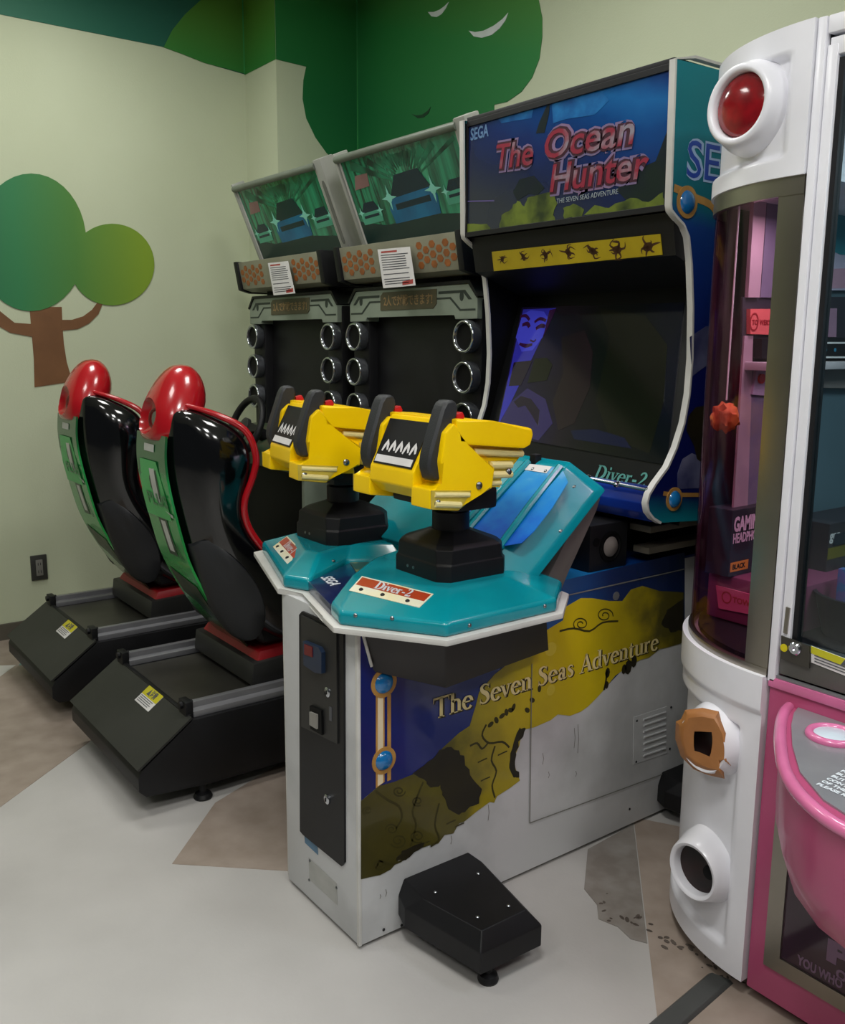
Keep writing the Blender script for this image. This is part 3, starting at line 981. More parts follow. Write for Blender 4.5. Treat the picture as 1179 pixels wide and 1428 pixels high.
# name plates
LABR = mat('label_red_print', '#b03a1e', 0.35, coat=0.3)
LABC = mat('label_cream_print', '#e9dfb4', 0.35, coat=0.3, col2='#e2e6da', scale=9)


def name_plate(fr, q, text):
    """q: four pixel corners tl tr br bl"""
    P = [Vector(fr.at(*p)) for p in q]
    tl, tr, br, bl = P
    b = NB(); decal(b, fr, [tuple(tl), tuple(tr), tuple(br), tuple(bl)], 0.0003, 0.0016); o = obj('name_plate', b, LABC, OH, 0)
    def bil(s, t):
        return tl * (1 - s) * (1 - t) + tr * s * (1 - t) + br * s * t + bl * (1 - s) * t
    b = NB(); decal(b, fr, [tuple(bil(0.02, 0.07)), tuple(bil(0.98, 0.07)), tuple(bil(0.98, 0.58)), tuple(bil(0.02, 0.58))], 0.0016, 0.0020); obj('red_band', b, LABR, o, 0)
    A, B_, Cc = bil(0.27, 0.54), bil(0.78, 0.54), bil(0.27, 0.08)
    f2 = Frame(fr.p(A.x, A.y, 0), fr.p(B_.x, B_.y) - fr.p(A.x, A.y), fr.p(Cc.x, Cc.y) - fr.p(A.x, A.y))
    f2.v = (fr.p(Cc.x, Cc.y) - fr.p(A.x, A.y)).normalized()
    size = (Cc - A).length
    tot = sum(GL[ch][0] for ch in text) * size
    b = NB(); serif(b, f2, text, 0, 0, size, 0.0024, (B_ - A).length / tot); obj('plate_lettering', b, TXW, o, 0)
    b = NB()
    for s in (0.14, 0.45, 0.80):
        p = bil(s, 0.8)
        screw(b, fr.p(p.x, p.y, 0.0016), fr.n, 0.0055)
    obj('plate_screws', b, BLACKM, o)


def plane3(p0, p1, p2):
    """frame on the plane of three points, u from p0 to p1"""
    p0, p1, p2 = Vector(p0), Vector(p1), Vector(p2)
    f = Frame(p0, p1 - p0, p2 - p0)
    return f


FP = plane3((-1.760, 1.079, 0.888), (-1.543, 1.223, 0.888), (-1.865, 1.200, 0.926))
name_plate(FP, [(505, 804), (605, 829), (585, 848), (487, 824)], 'Diver-2')
FQ = plane3((-2.545, 1.282, 0.888), (-2.13, 1.134, 0.888), (-2.44, 1.340, 0.926))
name_plate(FQ, [(401, 748), (423, 770), (401, 787), (381, 763)], 'Diver-1')
b = NB()
for (px, py, z) in ((496, 858, .87), (547, 862, .87), (655, 872, .87), (760, 845, .87)):
    # screws round the pod skirt
    f = plane3((-1.760, 1.079, 0.86), (-1.543, 1.223, 0.86), (-1.760, 1.079, 0.88)) if px < 620 else plane3((-1.543, 1.223, 0.86), (-1.547, 1.567, 0.86), (-1.543, 1.223, 0.88))
    screw(b, f.p(*f.at(px, py)), f.n, 0.005)
for (x, y) in ((-2.15, 1.30), (-2.0, 1.35)):
    screw(b, (x, y, 0.90), (0, 0, 1), 0.006)
obj('pod_screws', b, SCREWM, OH)
# charcoal pan below the right pod and one below the left pod
b = NB()
hexa(b, [(-1.76, 1.165, 0.725), (-1.652, 1.31, 0.683), (-1.70, 1.70, 0.688), (-1.76, 1.72, 0.69)], [(-1.76, 1.13, 0.834), (-1.575, 1.245, 0.834), (-1.572, 1.56, 0.834), (-1.76, 1.70, 0.834)], 0.004)
obj('pod_pan', b, GREYPAN, OH)
b = NB()
hexa(b, [(-2.13, 1.30, 0.70), (-2.13, 1.68, 0.69), (-2.40, 1.68, 0.69), (-2.38, 1.34, 0.70)], [(-2.12, 1.20, 0.834), (-2.12, 1.74, 0.834), (-2.54, 1.66, 0.834), (-2.52, 1.34, 0.834)], 0.004)
obj('pod_pan', b, GREYPAN, OH)
b = NB(); tube(b, [(-1.752, 1.137, 0.83), (-1.748, 1.160, 0.742)], 0.004, 8); obj('pan_edge', b, EDGE, OH)

# ---- water print ramp between the guns and the screen
WATER = ramp_mat('water_print', (0, 0.77, 0.64), 0.20, 0.62, [(0, '#08349a'), (0.3, '#0c5cc0'), (0.55, '#127ccc'), (0.8, '#3090cc'), (1, '#90c0dc')], 0.55, 0.0, nscale=24, namt=0.22, spec=0.12)
FRr = Frame((-2.07, 1.50, 0.935), (1, 0, 0), (0, 0.30, 0.255))
slen = 0.40
b = NB()
rings = []
for v in (0.0, slen - 0.03, slen):
    dz = 0.012 if v == slen else 0
    rings.append([FRr.p(0.39, v, -0.11), FRr.p(0.385, v, -0.085 - dz), FRr.p(0.325 - dz, v, -dz), FRr.p(-0.325 + dz, v, -dz), FRr.p(-0.385, v, -0.085 - dz), FRr.p(-0.39, v, -0.11)])
layers(b, rings)
bmesh.ops.recalc_face_normals(b, faces=b.faces)
bevel_new(b, list(b.faces), 0.006, 2)
ramp = harden(obj('water_ramp', b, TEAL, OH, 40))
for q in ([(741, 648), (779, 653), (694, 761), (660, 738)], [(786, 657), (793, 673), (770, 710), (745, 742), (728, 758), (703, 762), (738, 712)], [(658, 703), (700, 683), (668, 724), (645, 728)]):
    b = NB(); decal_px(b, FRr, q, 0.0005, 0.002); obj('water_panel', b, WATER, ramp, 0)
for p, q in (((738, 645), (652, 742)), ((782, 652), (697, 764)), ((700, 680), (640, 740))):
    A, B_ = FRr.at(*p), FRr.at(*q)
    b = NB(); tube(b, [FRr.p(*A, 0.001), FRr.p(*((Vector(A) + Vector(B_)) / 2), 0.004), FRr.p(*B_, 0.001)], 0.013, 10, sq=0.9); obj('ridge', b, TEAL, ramp)
b = NB(); decal_px(b, FRr, [(739, 648), (771, 652), (763, 661), (731, 656)], 0.0025, 0.0035); lp = obj('ramp_label', b, PAPER, ramp, 0)
b = NB()
for p in ((744, 655), (762, 658), (802, 680), (783, 742)):
    screw(b, FRr.p(*FRr.at(*p), 0.003), FRr.n, 0.005)
obj('ramp_screws', b, SCREWM, ramp)
b = NB()
for (x,) in ((-0.21,), (-0.08,), (0.08,), (0.205,)):
    box(b, -2.07 + x - 0.012, -2.07 + x + 0.012, 1.775, 1.80, 1.165, 1.196, 0.004)
obj('ramp_notches', b, BLACKM, ramp)
b = NB()
prism(b, [(lambda v: (v.y, v.z))(onx(px, py, -1.70)) for px, py in ((764, 806), (816, 702), (838, 694), (832, 712), (792, 800), (780, 832))], 'x', -1.74, -1.70, 0.002)
obj('ramp_side_wall', b, mat('warm_grey_wall', '#55504c', 0.5), OH)
b = NB(); box(b, -2.42, -1.92, 1.80, 1.98, 0.853, 1.07, 0.01); obj('ramp_riser', b, BLACKM, OH)

# ---- screen housing
CX = -1.64
LXo, RXo = -2.51, CX


def sy(px, py):
    v = onx(px, py, CX)
    return (v.y, v.z)


edge = [sy(943, 82), sy(936, 285), sy(937, 293), sy(943, 301), sy(954, 313), sy(961, 330), sy(965, 370), sy(967, 430), sy(966, 500), sy(962, 550), sy(955, 590), sy(944, 625), sy(932, 652), sy(915, 675), sy(906, 690), sy(903, 702), sy(905, 714), sy(912, 723), sy(922, 729)]
bk_top, bk_bot = (2.86, 2.232), (2.86, 0.965)
outl = edge + [(2.35, 0.985), bk_bot, bk_top]
for x0, x1, nm in ((CX - 0.016, CX, 1), (LXo, LXo + 0.016, 0)):
    b = NB(); prism(b, outl, 'x', x0, x1)
    SIDE = ramp_mat('side_print_teal_blue' + str(nm), (0, 0.12, 1), 0.95, 2.35, [(0, '#0a7d88'), (0.04, '#0a7d88'), (0.10, '#0b1550'), (0.35, '#0a1458'), (0.55, '#10307a'), (0.62, '#123a80'), (0.66, '#04606c'), (1, '#00808e')], 0.35, 0.0, nscale=5, namt=0.02, spec=0.3)
    sd = obj('side_panel', b, SIDE, OH, 0)
    b = NB()
    rings = []
    P = [Vector((0, y, z)) for y, z in edge]
    top = [Vector((0, 2.86, 2.232)), Vector((0, 2.10, 2.2315))]
    P = top + P
    for i, p in enumerate(P):
        d = (P[min(i + 1, len(P) - 1)] - P[max(i - 1, 0)]).normalized()
        n = Vector((0, d.z, -d.y))
        if n.y > 0 and i > 2:
            n = n
        a, c_ = p - n * 0.003, p + n * 0.004
        xa, xb = x0 - 0.001, x1 + 0.002
        rings.append([(xa, a.y, a.z), (xb, a.y, a.z), (xb, c_.y, c_.z), (xa, c_.y, c_.z)])
    layers(b, rings)
    obj('edge_moulding', b, EDGE, OH, 60)
# white under-edge stays inside the outline; flank ornaments on the right panel
FSd = Frame((CX, 2.0, 0), (0, 1, 0), (0, 0, 1))
BLUT = mat('letter_blue_print', '#1a3fa0', 0.3)
BLUO = mat('letter_pale_outline', '#9db6d8', 0.3)
a, c_ = FSd.at(957, 246)
for off, m_, h in ((0.006, BLUO, 0.0010), (0.0, BLUT, 0.0018)):
    b = text_bm('SEGA', 0.135, FSd, a, c_, h, 0.0003, off, fit=0.36); obj('maker_name_print', b, m_, OH, 0)
b = NB()
stroke_px(b, FSd, [(940, 262), (955, 268), (968, 275), (990, 285), (1000, 300), (1010, 330)], 0.02, 0.0012)
stroke_px(b, FSd, [(925, 688), (942, 690), (960, 690), (1000, 690)], 0.012, 0.0012, 1)
obj('gold_line_print', b, GOLD, OH, 0)
orb(FSd, 958, 282, 0.042, OH)
orb(FSd, 940, 696, 0.034, OH)
PALEV = mat('pale_violet_print', '#6c6f8c', 0.4, col2='#30345c', scale=7)
b = NB(); decal_px(b, FSd, [(962, 470), (985, 455), (1000, 455), (1000, 520), (985, 510), (965, 525)], 0.0005, 0.001); decal_px(b, FSd, [(945, 660), (952, 640), (965, 632), (985, 640), (985, 680), (945, 682)], 0.0005, 0.001); obj('pale_figure_print', b, PALEV, OH, 0)
b = NB(); decal_px(b, FSd, [(957, 600), (960, 580), (970, 568), (985, 565), (990, 600), (985, 650), (972, 640), (968, 622)], 0.001, 0.0014); obj('dark_figure_print', b, MAPD, OH, 0)
IX0, IX1 = LXo + 0.016, CX - 0.016
inl = [(y + 0.006, z) for y, z in edge] + [(2.35, 0.990), (2.84, 0.98), (2.84, 2.22), (2.03, 2.205)]
for x0, x1 in ((IX0, IX0 + 0.003), (IX1 - 0.003, IX1)):
    b = NB(); prism(b, inl, 'x', x0, x1); obj('inner_liner', b, BLACKD, OH, 0)
# black shell behind
b = NB(); box(b, IX0, IX1, 2.30, 2.86, 0.985, 2.22, 0.0); obj('housing', b, BLACKD, OH)
b = NB(); box(b, IX0, IX1, 2.036, 2.84, 2.205, 2.225, 0.003); obj('top_board', b, BLACKM, OH)
# header (marquee)
MY = 2.040
OCEAN = ramp_mat('ocean_header_print', (0.35, 0, 1), 1.72, 2.28, [(0, '#242a38'), (0.25, '#0c1a44'), (0.42, '#0c2560'), (0.6, '#0e4686'), (0.72, '#1c64a4'), (0.85, '#0c3274'), (1, '#0a184a')], 0.2, 0.3, nscale=3.5, namt=0.16)
b = NB(); box(b, IX0, IX1, MY, 2.30, 1.852, 2.205, 0.002); hd = obj('header_panel', b, OCEAN, OH, 0)
b = NB()
box(b, IX0, IX1, MY - 0.006, MY, 2.195, 2.212, 0.001); box(b, IX0, IX1, MY - 0.006, MY, 1.846, 1.862, 0.001)
box(b, IX0, IX0 + 0.008, MY - 0.006, MY, 1.862, 2.195); box(b, IX1 - 0.008, IX1, MY - 0.006, MY, 1.862, 2.195)
obj('header_frame', b, BLACKM, hd, 0)
FM = Frame((IX0, MY, 1.852), (1, 0, 0), (0, 0, 1))
ROCK = mat('reef_green_print', '#66752a', 0.3, col2='#2a361c', scale=14, detail=6)
ROCKD = mat('reef_dark_print', '#10201c', 0.3, col2='#0a1524')
b = NB()
decal_px(b, FM, jag([(697, 318), (700, 300), (715, 290), (722, 280), (732, 288), (736, 276), (750, 272), (772, 268), (778, 284), (772, 300), (775, 308)], 1.6), 0.0004, 0.0010)
decal_px(b, FM, jag([(788, 305), (786, 290), (800, 284), (815, 292), (812, 302)], 1.6), 0.0004, 0.0010)
decal_px(b, FM, jag([(650, 325), (652, 312), (680, 312), (685, 321)], 1.6), 0.0004, 0.0010)
decal_px(b, FM, jag([(815, 300), (830, 286), (850, 290), (880, 276), (905, 282), (925, 268), (930, 290)], 1.6), 0.0004, 0.0010)
obj('reef_print', b, ROCK, hd, 0)
b = NB()
decal_px(b, FM, [(748, 186), (753, 170), (762, 150), (768, 141), (766, 160), (760, 185)], 0.0004, 0.0010)
decal_px(b, FM, [(725, 250), (745, 245), (760, 262), (750, 272), (738, 270), (722, 280), (716, 268)], 0.0002, 0.0008)
decal_px(b, FM, [(860, 265), (880, 240), (915, 225), (932, 180), (934, 290), (900, 285), (875, 280)], 0.0002, 0.0008)
obj('sea_shadow_print', b, ROCKD, hd, 0)
LTB = mat('light_blue_print', '#2270b0', 0.25, col2='#124a88', scale=16)
b = NB()
decal_px(b, FM, [(690, 160), (720, 148), (745, 145), (742, 165), (720, 168), (700, 172)], 0.0002, 0.0006)
decal_px(b, FM, [(770, 142), (800, 134), (840, 128), (850, 140), (830, 160), (790, 166), (772, 172)], 0.0002, 0.0006)
obj('sun_ray_print', b, LTB, hd, 0)
PKL = mat('title_pale_edge', '#85688a', 0.4, col2='#6c6288')
MRN = mat('title_dark_edge', '#3c1026', 0.4)
TRED = mat('title_red', '#872238', 0.35, col2='#8a8490', scale=11, lo=0.36, hi=0.50)


def title(text, p0, p1, ptop, name):
    a0, b0 = FM.at(*p0)
    a1, b1 = FM.at(*p1)
    f = Frame(FM.p(a0, b0), FM.p(a1, b1) - FM.p(a0, b0), (0, 0, 1))
    cap = FM.at(*ptop)[1] - b0
    L_ = math.hypot(a1 - a0, b1 - b0)
    for off, m_, h in ((0.013, PKL, 0.0014), (0.007, MRN, 0.0022), (0.001, TRED, 0.0030)):
        b = text_bm(text, cap * 1.38, f, 0, 0, h, 0.0003, off, fit=L_, shear=0.12)
        obj(name, b, m_, hd, 0)


title('The', (692, 236), (744, 229), (692, 201), 'title_word')
title('Ocean', (760, 222), (885, 200), (760, 182), 'title_word')
title('Hunter', (768, 268), (905, 247), (768, 229), 'title_word')
a, c_ = FM.at(777, 284)
b = text_bm('THE SEVEN SEAS ADVENTURE', 0.02, FM, a, c_, 0.0014, 0.0002, fit=0.24); obj('subtitle_print', b, mat('subtitle_grey', '#8f9aa0', 0.5), hd, 0)
a, c_ = FM.at(657, 196)
b = text_bm('SEGA', 0.052, FM, a, c_, 0.0014, 0.0002, 0.001, fit=0.09); obj('maker_name_print', b, mat('maker_pale', '#5f82ac', 0.4), hd, 0)
b = NB(); stroke_px(b, FM, [(645, 281), (690, 280)], 0.004, 0.0012, 1); obj('light_streak_print', b, mat('lilac_print', '#5a4f86', 0.4), hd, 0)
# brow panel with the yellow creature strip
b = NB()
prism(b, [(2.062, 1.846), (2.085, 1.735), (2.30, 1.66), (2.30, 1.846)], 'x', IX0, IX1)
obj('brow_panel', b, BLACKM, OH, 0)
FY = plane3((IX0, 2.062, 1.846), (IX1, 2.062, 1.846), (IX0, 2.085, 1.735))
FY = Frame((IX0, 2.085, 1.735), (1, 0, 0), (0, -0.023, 0.111))
YELP = mat('strip_yellow_print', '#b9a314', 0.4, col2='#a8930f')
b = NB(); decal_px(b, FY, [(687, 351), (922, 326), (925, 355), (690, 378)], 0.0005, 0.003); st = obj('yellow_strip', b, YELP, OH, 0)
CRT = mat('creature_brown_print', '#4a2c14', 0.5)
b = NB()
cs = [(702, 361), (731, 358), (762, 355), (794, 352), (828, 350), (862, 348), (905, 344)]
for k, (x, y) in enumerate(cs):
    a, c_ = FY.at(x, y)
    s = 0.016 + 0.0022 * k
    rr = random.Random(k)
    decal(b, FY, disc(a, c_, s * 0.42, s * 0.62, 10, 0.3 * k), 0.003, 0.0036)
    for j in range(6 + k % 3):
        an = 2 * PI * j / (6 + k % 3) + rr.uniform(-.5, .5)
        ln = rr.uniform(.7, 1.35)
        tw = rr.uniform(-1, 1)
        ribbon(b, FY, [(a, c_, s * .3), (a + s * .9 * ln * math.cos(an), c_ + s * .7 * ln * math.sin(an), s * .2), (a + s * 1.3 * ln * math.cos(an + tw), c_ + s * 0.9 * ln * math.sin(an + tw), s * .05)], 0, 0, 0.0036, 3)
o = obj('creature_figures', b, CRT, st, 0); o['kind'] = 'stuff'
# screen, tilted back
FZ = Frame((-2.07, 2.085, 1.03), (1, 0, 0), (0, 0.20, 0.63))
b = NB()
decal(b, FZ, [(IX0 + 2.07, -0.02), (IX1 + 2.07, -0.02), (IX1 + 2.07, 0.70), (IX0 + 2.07, 0.70)], -0.09, -0.008)
bez = obj('screen_bezel', b, mat('bezel_black', '#0c0d10', 0.35), OH, 0)
SCRM = ramp_mat('screen_image_reflection', (1, 0, 0.25), 0.05, 0.75, [(0, '#1c1534'), (0.25, '#1c161f'), (0.5, '#101311'), (0.75, '#0d1013'), (1, '#101322')], 0.08, 0.3, nscale=5, namt=0.2, emit=0.15, spec=0.4)  # displayed image plus dim glass reflections, both put into the glowing colour
Q = [(727, 428), (953, 421), (929, 648), (690, 606)]
b = NB(); decal_px(b, FZ, Q, -0.008, -0.004); scr = obj('screen', b, SCRM, OH, 0)


def em(name, col, s, rough=0.1):
    return mat(name, col, rough, coat=0.4, emit=col, estr=s)


b = NB(); decal_px(b, FZ, [(729, 431), (775, 429), (712, 560), (698, 585), (693, 596)], -0.004, -0.0036); obj('screen_bright_strip', b, em('scr_blue', '#2a2890', 0.40), scr, 0)
b = NB(); decal_px(b, FZ, [(693, 596), (712, 560), (735, 541), (760, 556), (770, 590), (750, 614)], -0.0038, -0.0034); obj('screen_figure', b, em('scr_lilac', '#2c2350', 0.30), scr, 0)
b = NB(); decal_px(b, FZ, [(728, 438), (740, 432), (758, 434), (764, 444), (756, 470), (742, 488), (727, 490), (719, 470)], -0.0036, -0.0030); fc = obj('screen_face', b, em('scr_face', '#3c3eb8', 0.40), scr, 0)
b = NB()
stroke_px(b, FZ, [(725, 441), (733, 440, 1.2), (738, 446)], 0.010, -0.0024)
stroke_px(b, FZ, [(745, 449), (753, 444, 1.2), (761, 447)], 0.010, -0.0024)
stroke_px(b, FZ, [(728, 453), (735, 451, 1.3), (738, 456)], 0.012, -0.0024)
stroke_px(b, FZ, [(747, 458), (754, 454, 1.3), (760, 455)], 0.012, -0.0024)
stroke_px(b, FZ, [(724, 479), (733, 482, 1.6), (742, 480)], 0.009, -0.0024)
stroke_px(b, FZ, [(739, 474), (744, 476), (747, 473)], 0.006, -0.0024)
decal_px(b, FZ, [(766, 432), (775, 430), (764, 455), (757, 470), (762, 448)], -0.0034, -0.0028)
obj('screen_face_lines', b, em('scr_maroon', '#301038', 0.3), scr, 0)
b = NB(); decal_px(b, FZ, [(716, 505), (742, 502), (733, 522), (726, 537), (709, 538)], -0.0034, -0.0030); decal_px(b, FZ, [(716, 560), (726, 552), (740, 556), (752, 572), (750, 594), (742, 580), (732, 565), (722, 568)], -0.0032, -0.0028); obj('screen_dark_shapes', b, em('scr_plum', '#1c1024', 0.3), scr, 0)
MUR = em('scr_olive', '#15160f', 0.10)  # dull reflections of other things in the glass, drawn as faintly glowing shapes
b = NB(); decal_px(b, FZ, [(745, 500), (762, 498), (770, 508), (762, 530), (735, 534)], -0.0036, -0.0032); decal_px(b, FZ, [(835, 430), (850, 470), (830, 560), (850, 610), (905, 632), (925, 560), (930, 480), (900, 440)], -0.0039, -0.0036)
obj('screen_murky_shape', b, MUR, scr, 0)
b = NB(); decal_px(b, FZ, [(782, 470), (815, 460), (826, 490), (822, 540), (800, 590), (778, 600), (770, 560), (785, 520)], -0.0038, -0.0034); obj('screen_brown_shape', b, em('scr_brown', '#21161c', 0.18), scr, 0)  # brownish reflection in the glass, put into the colour
b = NB(); decal_px(b, FZ, [(795, 600), (830, 598), (870, 610), (880, 625), (800, 612)], -0.0037, -0.0034); obj('screen_blue_shape', b, em('scr_navy', '#0d1230', 0.2), scr, 0)  # bluish reflection in the glass, likewise coloured in
# lettering below the screen
a0, b0 = FZ.at(826, 666)
a1, b1 = FZ.at(897, 679)
f = Frame(FZ.p(a0, b0), FZ.p(a1, b1) - FZ.p(a0, b0), FZ.v)
cap = FZ.at(829, 647)[1] - b0
L = math.hypot(a1 - a0, b1 - b0)
b = NB(); serif(b, f, 'Diver-2', 0, 0, cap, -0.006, L / (sum(GL[c][0] for c in 'Diver-2') * cap), slant=0.15, wt=1.5); obj('player_lettering', b, mat('aqua_print', '#5fa398', 0.4), OH, 0)
# lower lip: chrome rod over a blue printed roll
LIPM = ramp_mat('lip_print_blue', (1, 0, 0), 0.1, 0.45, [(0, '#2a70c8'), (0.25, '#173a98'), (1, '#121c62')], 0.18, 0.6, nscale=18, namt=0.2)
b = NB(); prism(b, [(2.028, 1.083), (2.018, 1.06), (2.02, 1.035), (2.04, 1.008), (2.30, 0.985), (2.30, 1.05), (2.09, 1.10)], 'x', IX0, IX1, 0.003); obj('lower_lip', b, LIPM, OH)
b = NB()
pz = [ony(820, 667, 2.022), ony(861, 676, 2.022), ony(904, 684, 2.022)]
tube(b, [pz[0], pz[2]], 0.005, 10)
for p in pz:
    lathe(b, p + Vector((0, 0.006, 0)), (0, -1, 0), [(0.010, 0), (0.010, 0.01), (0.006, 0.016), (0, 0.018)], 14)
obj('chrome_rod', b, CHROME, OH)

# ---- guns
GX, GY = -1.78, 1.46


def gp(px, py, X=-1.62):
    v = onx(px, py, X)
    return (v.y - GY, v.z)


def make_gun(cx, cy, ang):
    M = Matrix.Translation((cx, cy, 0)) @ Matrix.Rotation(math.radians(ang), 4, 'Z')
    # swivel base (does not turn)
    b = NB()
    def octo(h, c, z):
        return [(cx - h, cy - h + c, z), (cx - h + c, cy - h, z), (cx + h - c, cy - h, z), (cx + h, cy - h + c, z), (cx + h, cy + h - c, z), (cx + h - c, cy + h, z), (cx - h + c, cy + h, z), (cx - h, cy + h - c, z)]
    gcx, gcy = cx, cy
    cx, cy = cx - .030, cy - .016
    layers(b, [octo(.111, .026, .924), octo(.111, .026, .966), octo(.107, .026, .969), octo(.107, .030, 1.003), octo(.096, .030, 1.014), octo(.045, .02, 1.036)])
    bmesh.ops.recalc_face_normals(b, faces=b.faces)
    bevel_new(b, list(b.faces), 0.003, 1)
    gb = harden(obj('swivel_base', b, BLACKM, OH))
    b = NB()
    for s in (-0.012, 0.012):
        lathe(b, (cx - 0.02 + s, cy - 0.1105, 0.945), (0, -1, 0), [(0.004, 0), (0.004, 0.002), (0, 0.0022)], 10)
    obj('base_screws', b, SCREWM, gb)
    b = NB(); lathe(b, (cx, cy, 1.03), (0, 0, 1), [(0.048, 0), (0.048, 0.05), (0.04, 0.055), (0.04, 0.10), (0.0, 0.10)], 24); obj('swivel_collar', b, BLACKM, gb)
    # hull
    hull = NB()
    plate = [gp(*p) for p in ((601, 683), (600, 711), (640, 713), (671, 686), (687, 682), (691, 652), (650, 622), (642, 600), (634, 590), (622, 604), (616, 645), (620, 676), (612, 682))]
    for s in (1, -1):
        b = NB(); prism(b, plate, 'x', s * 0.085, s * 0.16, 0.006, 2); merge(hull, b)
    shell = [gp(*p) for p in ((636, 584), (690, 587), (743, 597), (745, 606), (741, 621), (732, 626), (640, 620))]
    b = NB()
    n = len(shell)
    prism(b, shell, 'x', -0.16, 0.16, 0.008, 2)
    merge(hull, b)
    b = NB(); prism(b, [gp(*p) for p in ((650, 615), (735, 622), (736, 640), (722, 655), (690, 680), (660, 680), (645, 640))], 'x', -0.135, 0.135, 0.006); merge(hull, b)
    T_, B_ = (-.158, 1.328), (-.222, 1.205)
    ramp_ = [T_, (-.06, 1.31), (-.03, 1.13), (-.19, 1.14), (-.225, 1.17), B_]
    b = NB(); prism(b, ramp_, 'x', -0.09, 0.09, 0.005); merge(hull, b)
    xform(hull, M)
    g = harden(obj('gun_hull', hull, YEL, OH, 40, weld=False))
    # windscreen style label between the arms
    p0, p1 = B_, T_
    b = NB()
    dd = Vector((0, p1[0] - p0[0], p1[1] - p0[1])).normalized()
    nn = Vector((0, -dd.z, dd.y))
    fr = Frame(Vector((0, p0[0], p0[1])), (1, 0, 0), dd)
    LB = NB(); decal(LB, fr, [(-0.078, 0.008), (0.078, 0.008), (0.083, 0.125), (-0.083, 0.125)], -0.001, 0.003); xform(LB, M); lb = obj('hull_label', LB, BLACKM, g, 0)
    LB = NB(); decal(LB, fr, [(-0.074, 0.012), (0.074, 0.012), (0.074, 0.030), (-0.074, 0.030)], 0.003, 0.004)
    for k in range(5):
        ribbon(LB, fr, [(-0.06 + k * 0.028, 0.040, .006), (-0.05 + k * 0.028, 0.066, .012), (-0.04 + k * 0.028, 0.044, .006)], 0, 0, 0.0042, 2)
    xform(LB, M); obj('label_marks', LB, PAPER, g, 0)
    # cream pipes on the recessed flank and on the arm
    for s in (1, -1):
        pb = NB()
        for (q0, q1, r, off) in (((668, 631), (736, 634), .0085, .14), ((693, 650), (722, 650), .009, .137), ((693, 664), (722, 663), .009, .137), ((694, 676), (708, 675), .006, .135), ((606, 690), (654, 690), .006, .161), ((606, 703), (642, 704), .0075, .161)):
            A, B_ = gp(*q0), gp(*q1)
            tube(pb, [(s * off, *A), (s * off, *B_)], r, 10)
        xform(pb, M); obj('pipe_trim', pb, CREAM, g)
        for q, off in (([(601, 684), (657, 684), (652, 694), (640, 711), (601, 710)], .1602), ([(662, 627), (738, 628), (736, 639), (690, 639)], .1352), ([(691, 645), (728, 643), (722, 655), (709, 666), (707, 681), (690, 681)], .1352)):
            pb = NB(); A = [gp(*p_) for p_ in q]; prism(pb, A, 'x', s * off, s * (off + .0015)); xform(pb, M); obj('side_sticker', pb, mat('sticker_pale_yellow', '#cdb74c', 0.4, col2='#b9a23c', scale=30), g, 0)
        pb = NB()
        for q in ((668, 677), (610, 702), (717, 660)):
            A = gp(*q)
            off = .16 if q[0] < 700 else .14
            lathe(pb, (s * off, *A), (s, 0, 0), [(0.009, 0), (0.009, 0.003), (0.005, 0.006), (0, 0.0065)], 14)
        xform(pb, M); obj('hull_screws', pb, SCREWM, g)
    # handles
    hp = [gp(*p, X=-1.636) for p in ((600, 634), (598, 652), (604, 672), (619, 670), (621, 648), (615.5, 643), (617.5, 622), (621, 598), (629, 590), (638, 584), (641, 568), (636, 558), (624, 559), (618, 570))]
    for s in (1, -1):
        b = NB(); prism(b, hp, 'x', s * 0.1225 - 0.0215, s * 0.1225 + 0.0215, 0.006, 1); xform(b, M)
        h = obj('handle', b, GRIP, g, 35)
        tp = [gp(*p, X=-1.655) for p in ((634, 577), (643, 574), (646, 581), (641, 590), (633, 592))]
        b = NB(); prism(b, tp, 'x', s * 0.1225 - 0.010, s * 0.1225 + 0.010, 0.003); xform(b, M); obj('trigger', b, REDT, g)
        # bolted foot of the grip
    # yoke under the hull
    b = NB(); box(b, -0.075, 0.075, -0.09, 0.05, 1.095, 1.15, 0.012); box(b, -0.085, 0.085, -0.16, -0.06, 1.115, 1.15, 0.01); xform(b, M); obj('yoke', b, BLACKM, OH, weld=False)
    return g


make_gun(GX, GY, 0)
make_gun(-2.29, 1.455, -10)


# ---- outriggers
def outrigger(x0, y0, sx=1.0):
    b = NB()
    P = [(-1.757, 1.245), (-1.70, 1.225), (-1.453, 1.265), (-1.447, 1.455), (-1.70, 1.50), (-1.757, 1.50)]
    T = [(-1.757, 1.262), (-1.655, 1.25), (-1.475, 1.285), (-1.475, 1.425), (-1.70, 1.475), (-1.757, 1.475)]
    def tr(q, z):
        return [(-1.757 + (x + 1.757) * sx + x0, y + y0, z) for x, y in q]
    layers(b, [tr(P, 0.052), tr(P, 0.108), tr(T, 0.148)])
    bmesh.ops.recalc_face_normals(b, faces=b.faces)
    bevel_new(b, list(b.faces), 0.003, 1)
    o = harden(obj('outrigger', b, BLACKM, OH))
    b = NB()
    for (x, y) in ((-1.66, 1.29), (-1.52, 1.31), (-1.51, 1.40), (-1.66, 1.43)):
        screw(b, (-1.757 + (x + 1.757) * sx + x0, y + y0, 0.148), (0, 0, 1), 0.005)
    obj('outrigger_screws', b, SCREWM, o)
    b = NB(); lathe(b, (-1.757 + .274 * sx + x0, 1.315 + y0, 0.0), (0, 0, 1), [(0.024, 0), (0.026, 0.006), (0.022, 0.018), (0.010, 0.024), (0.010, 0.06)], 20)
    obj('levelling_foot', b, BLACKM, o)


outrigger(0, 0)
outrigger(0.0, 1.02, 0.8)

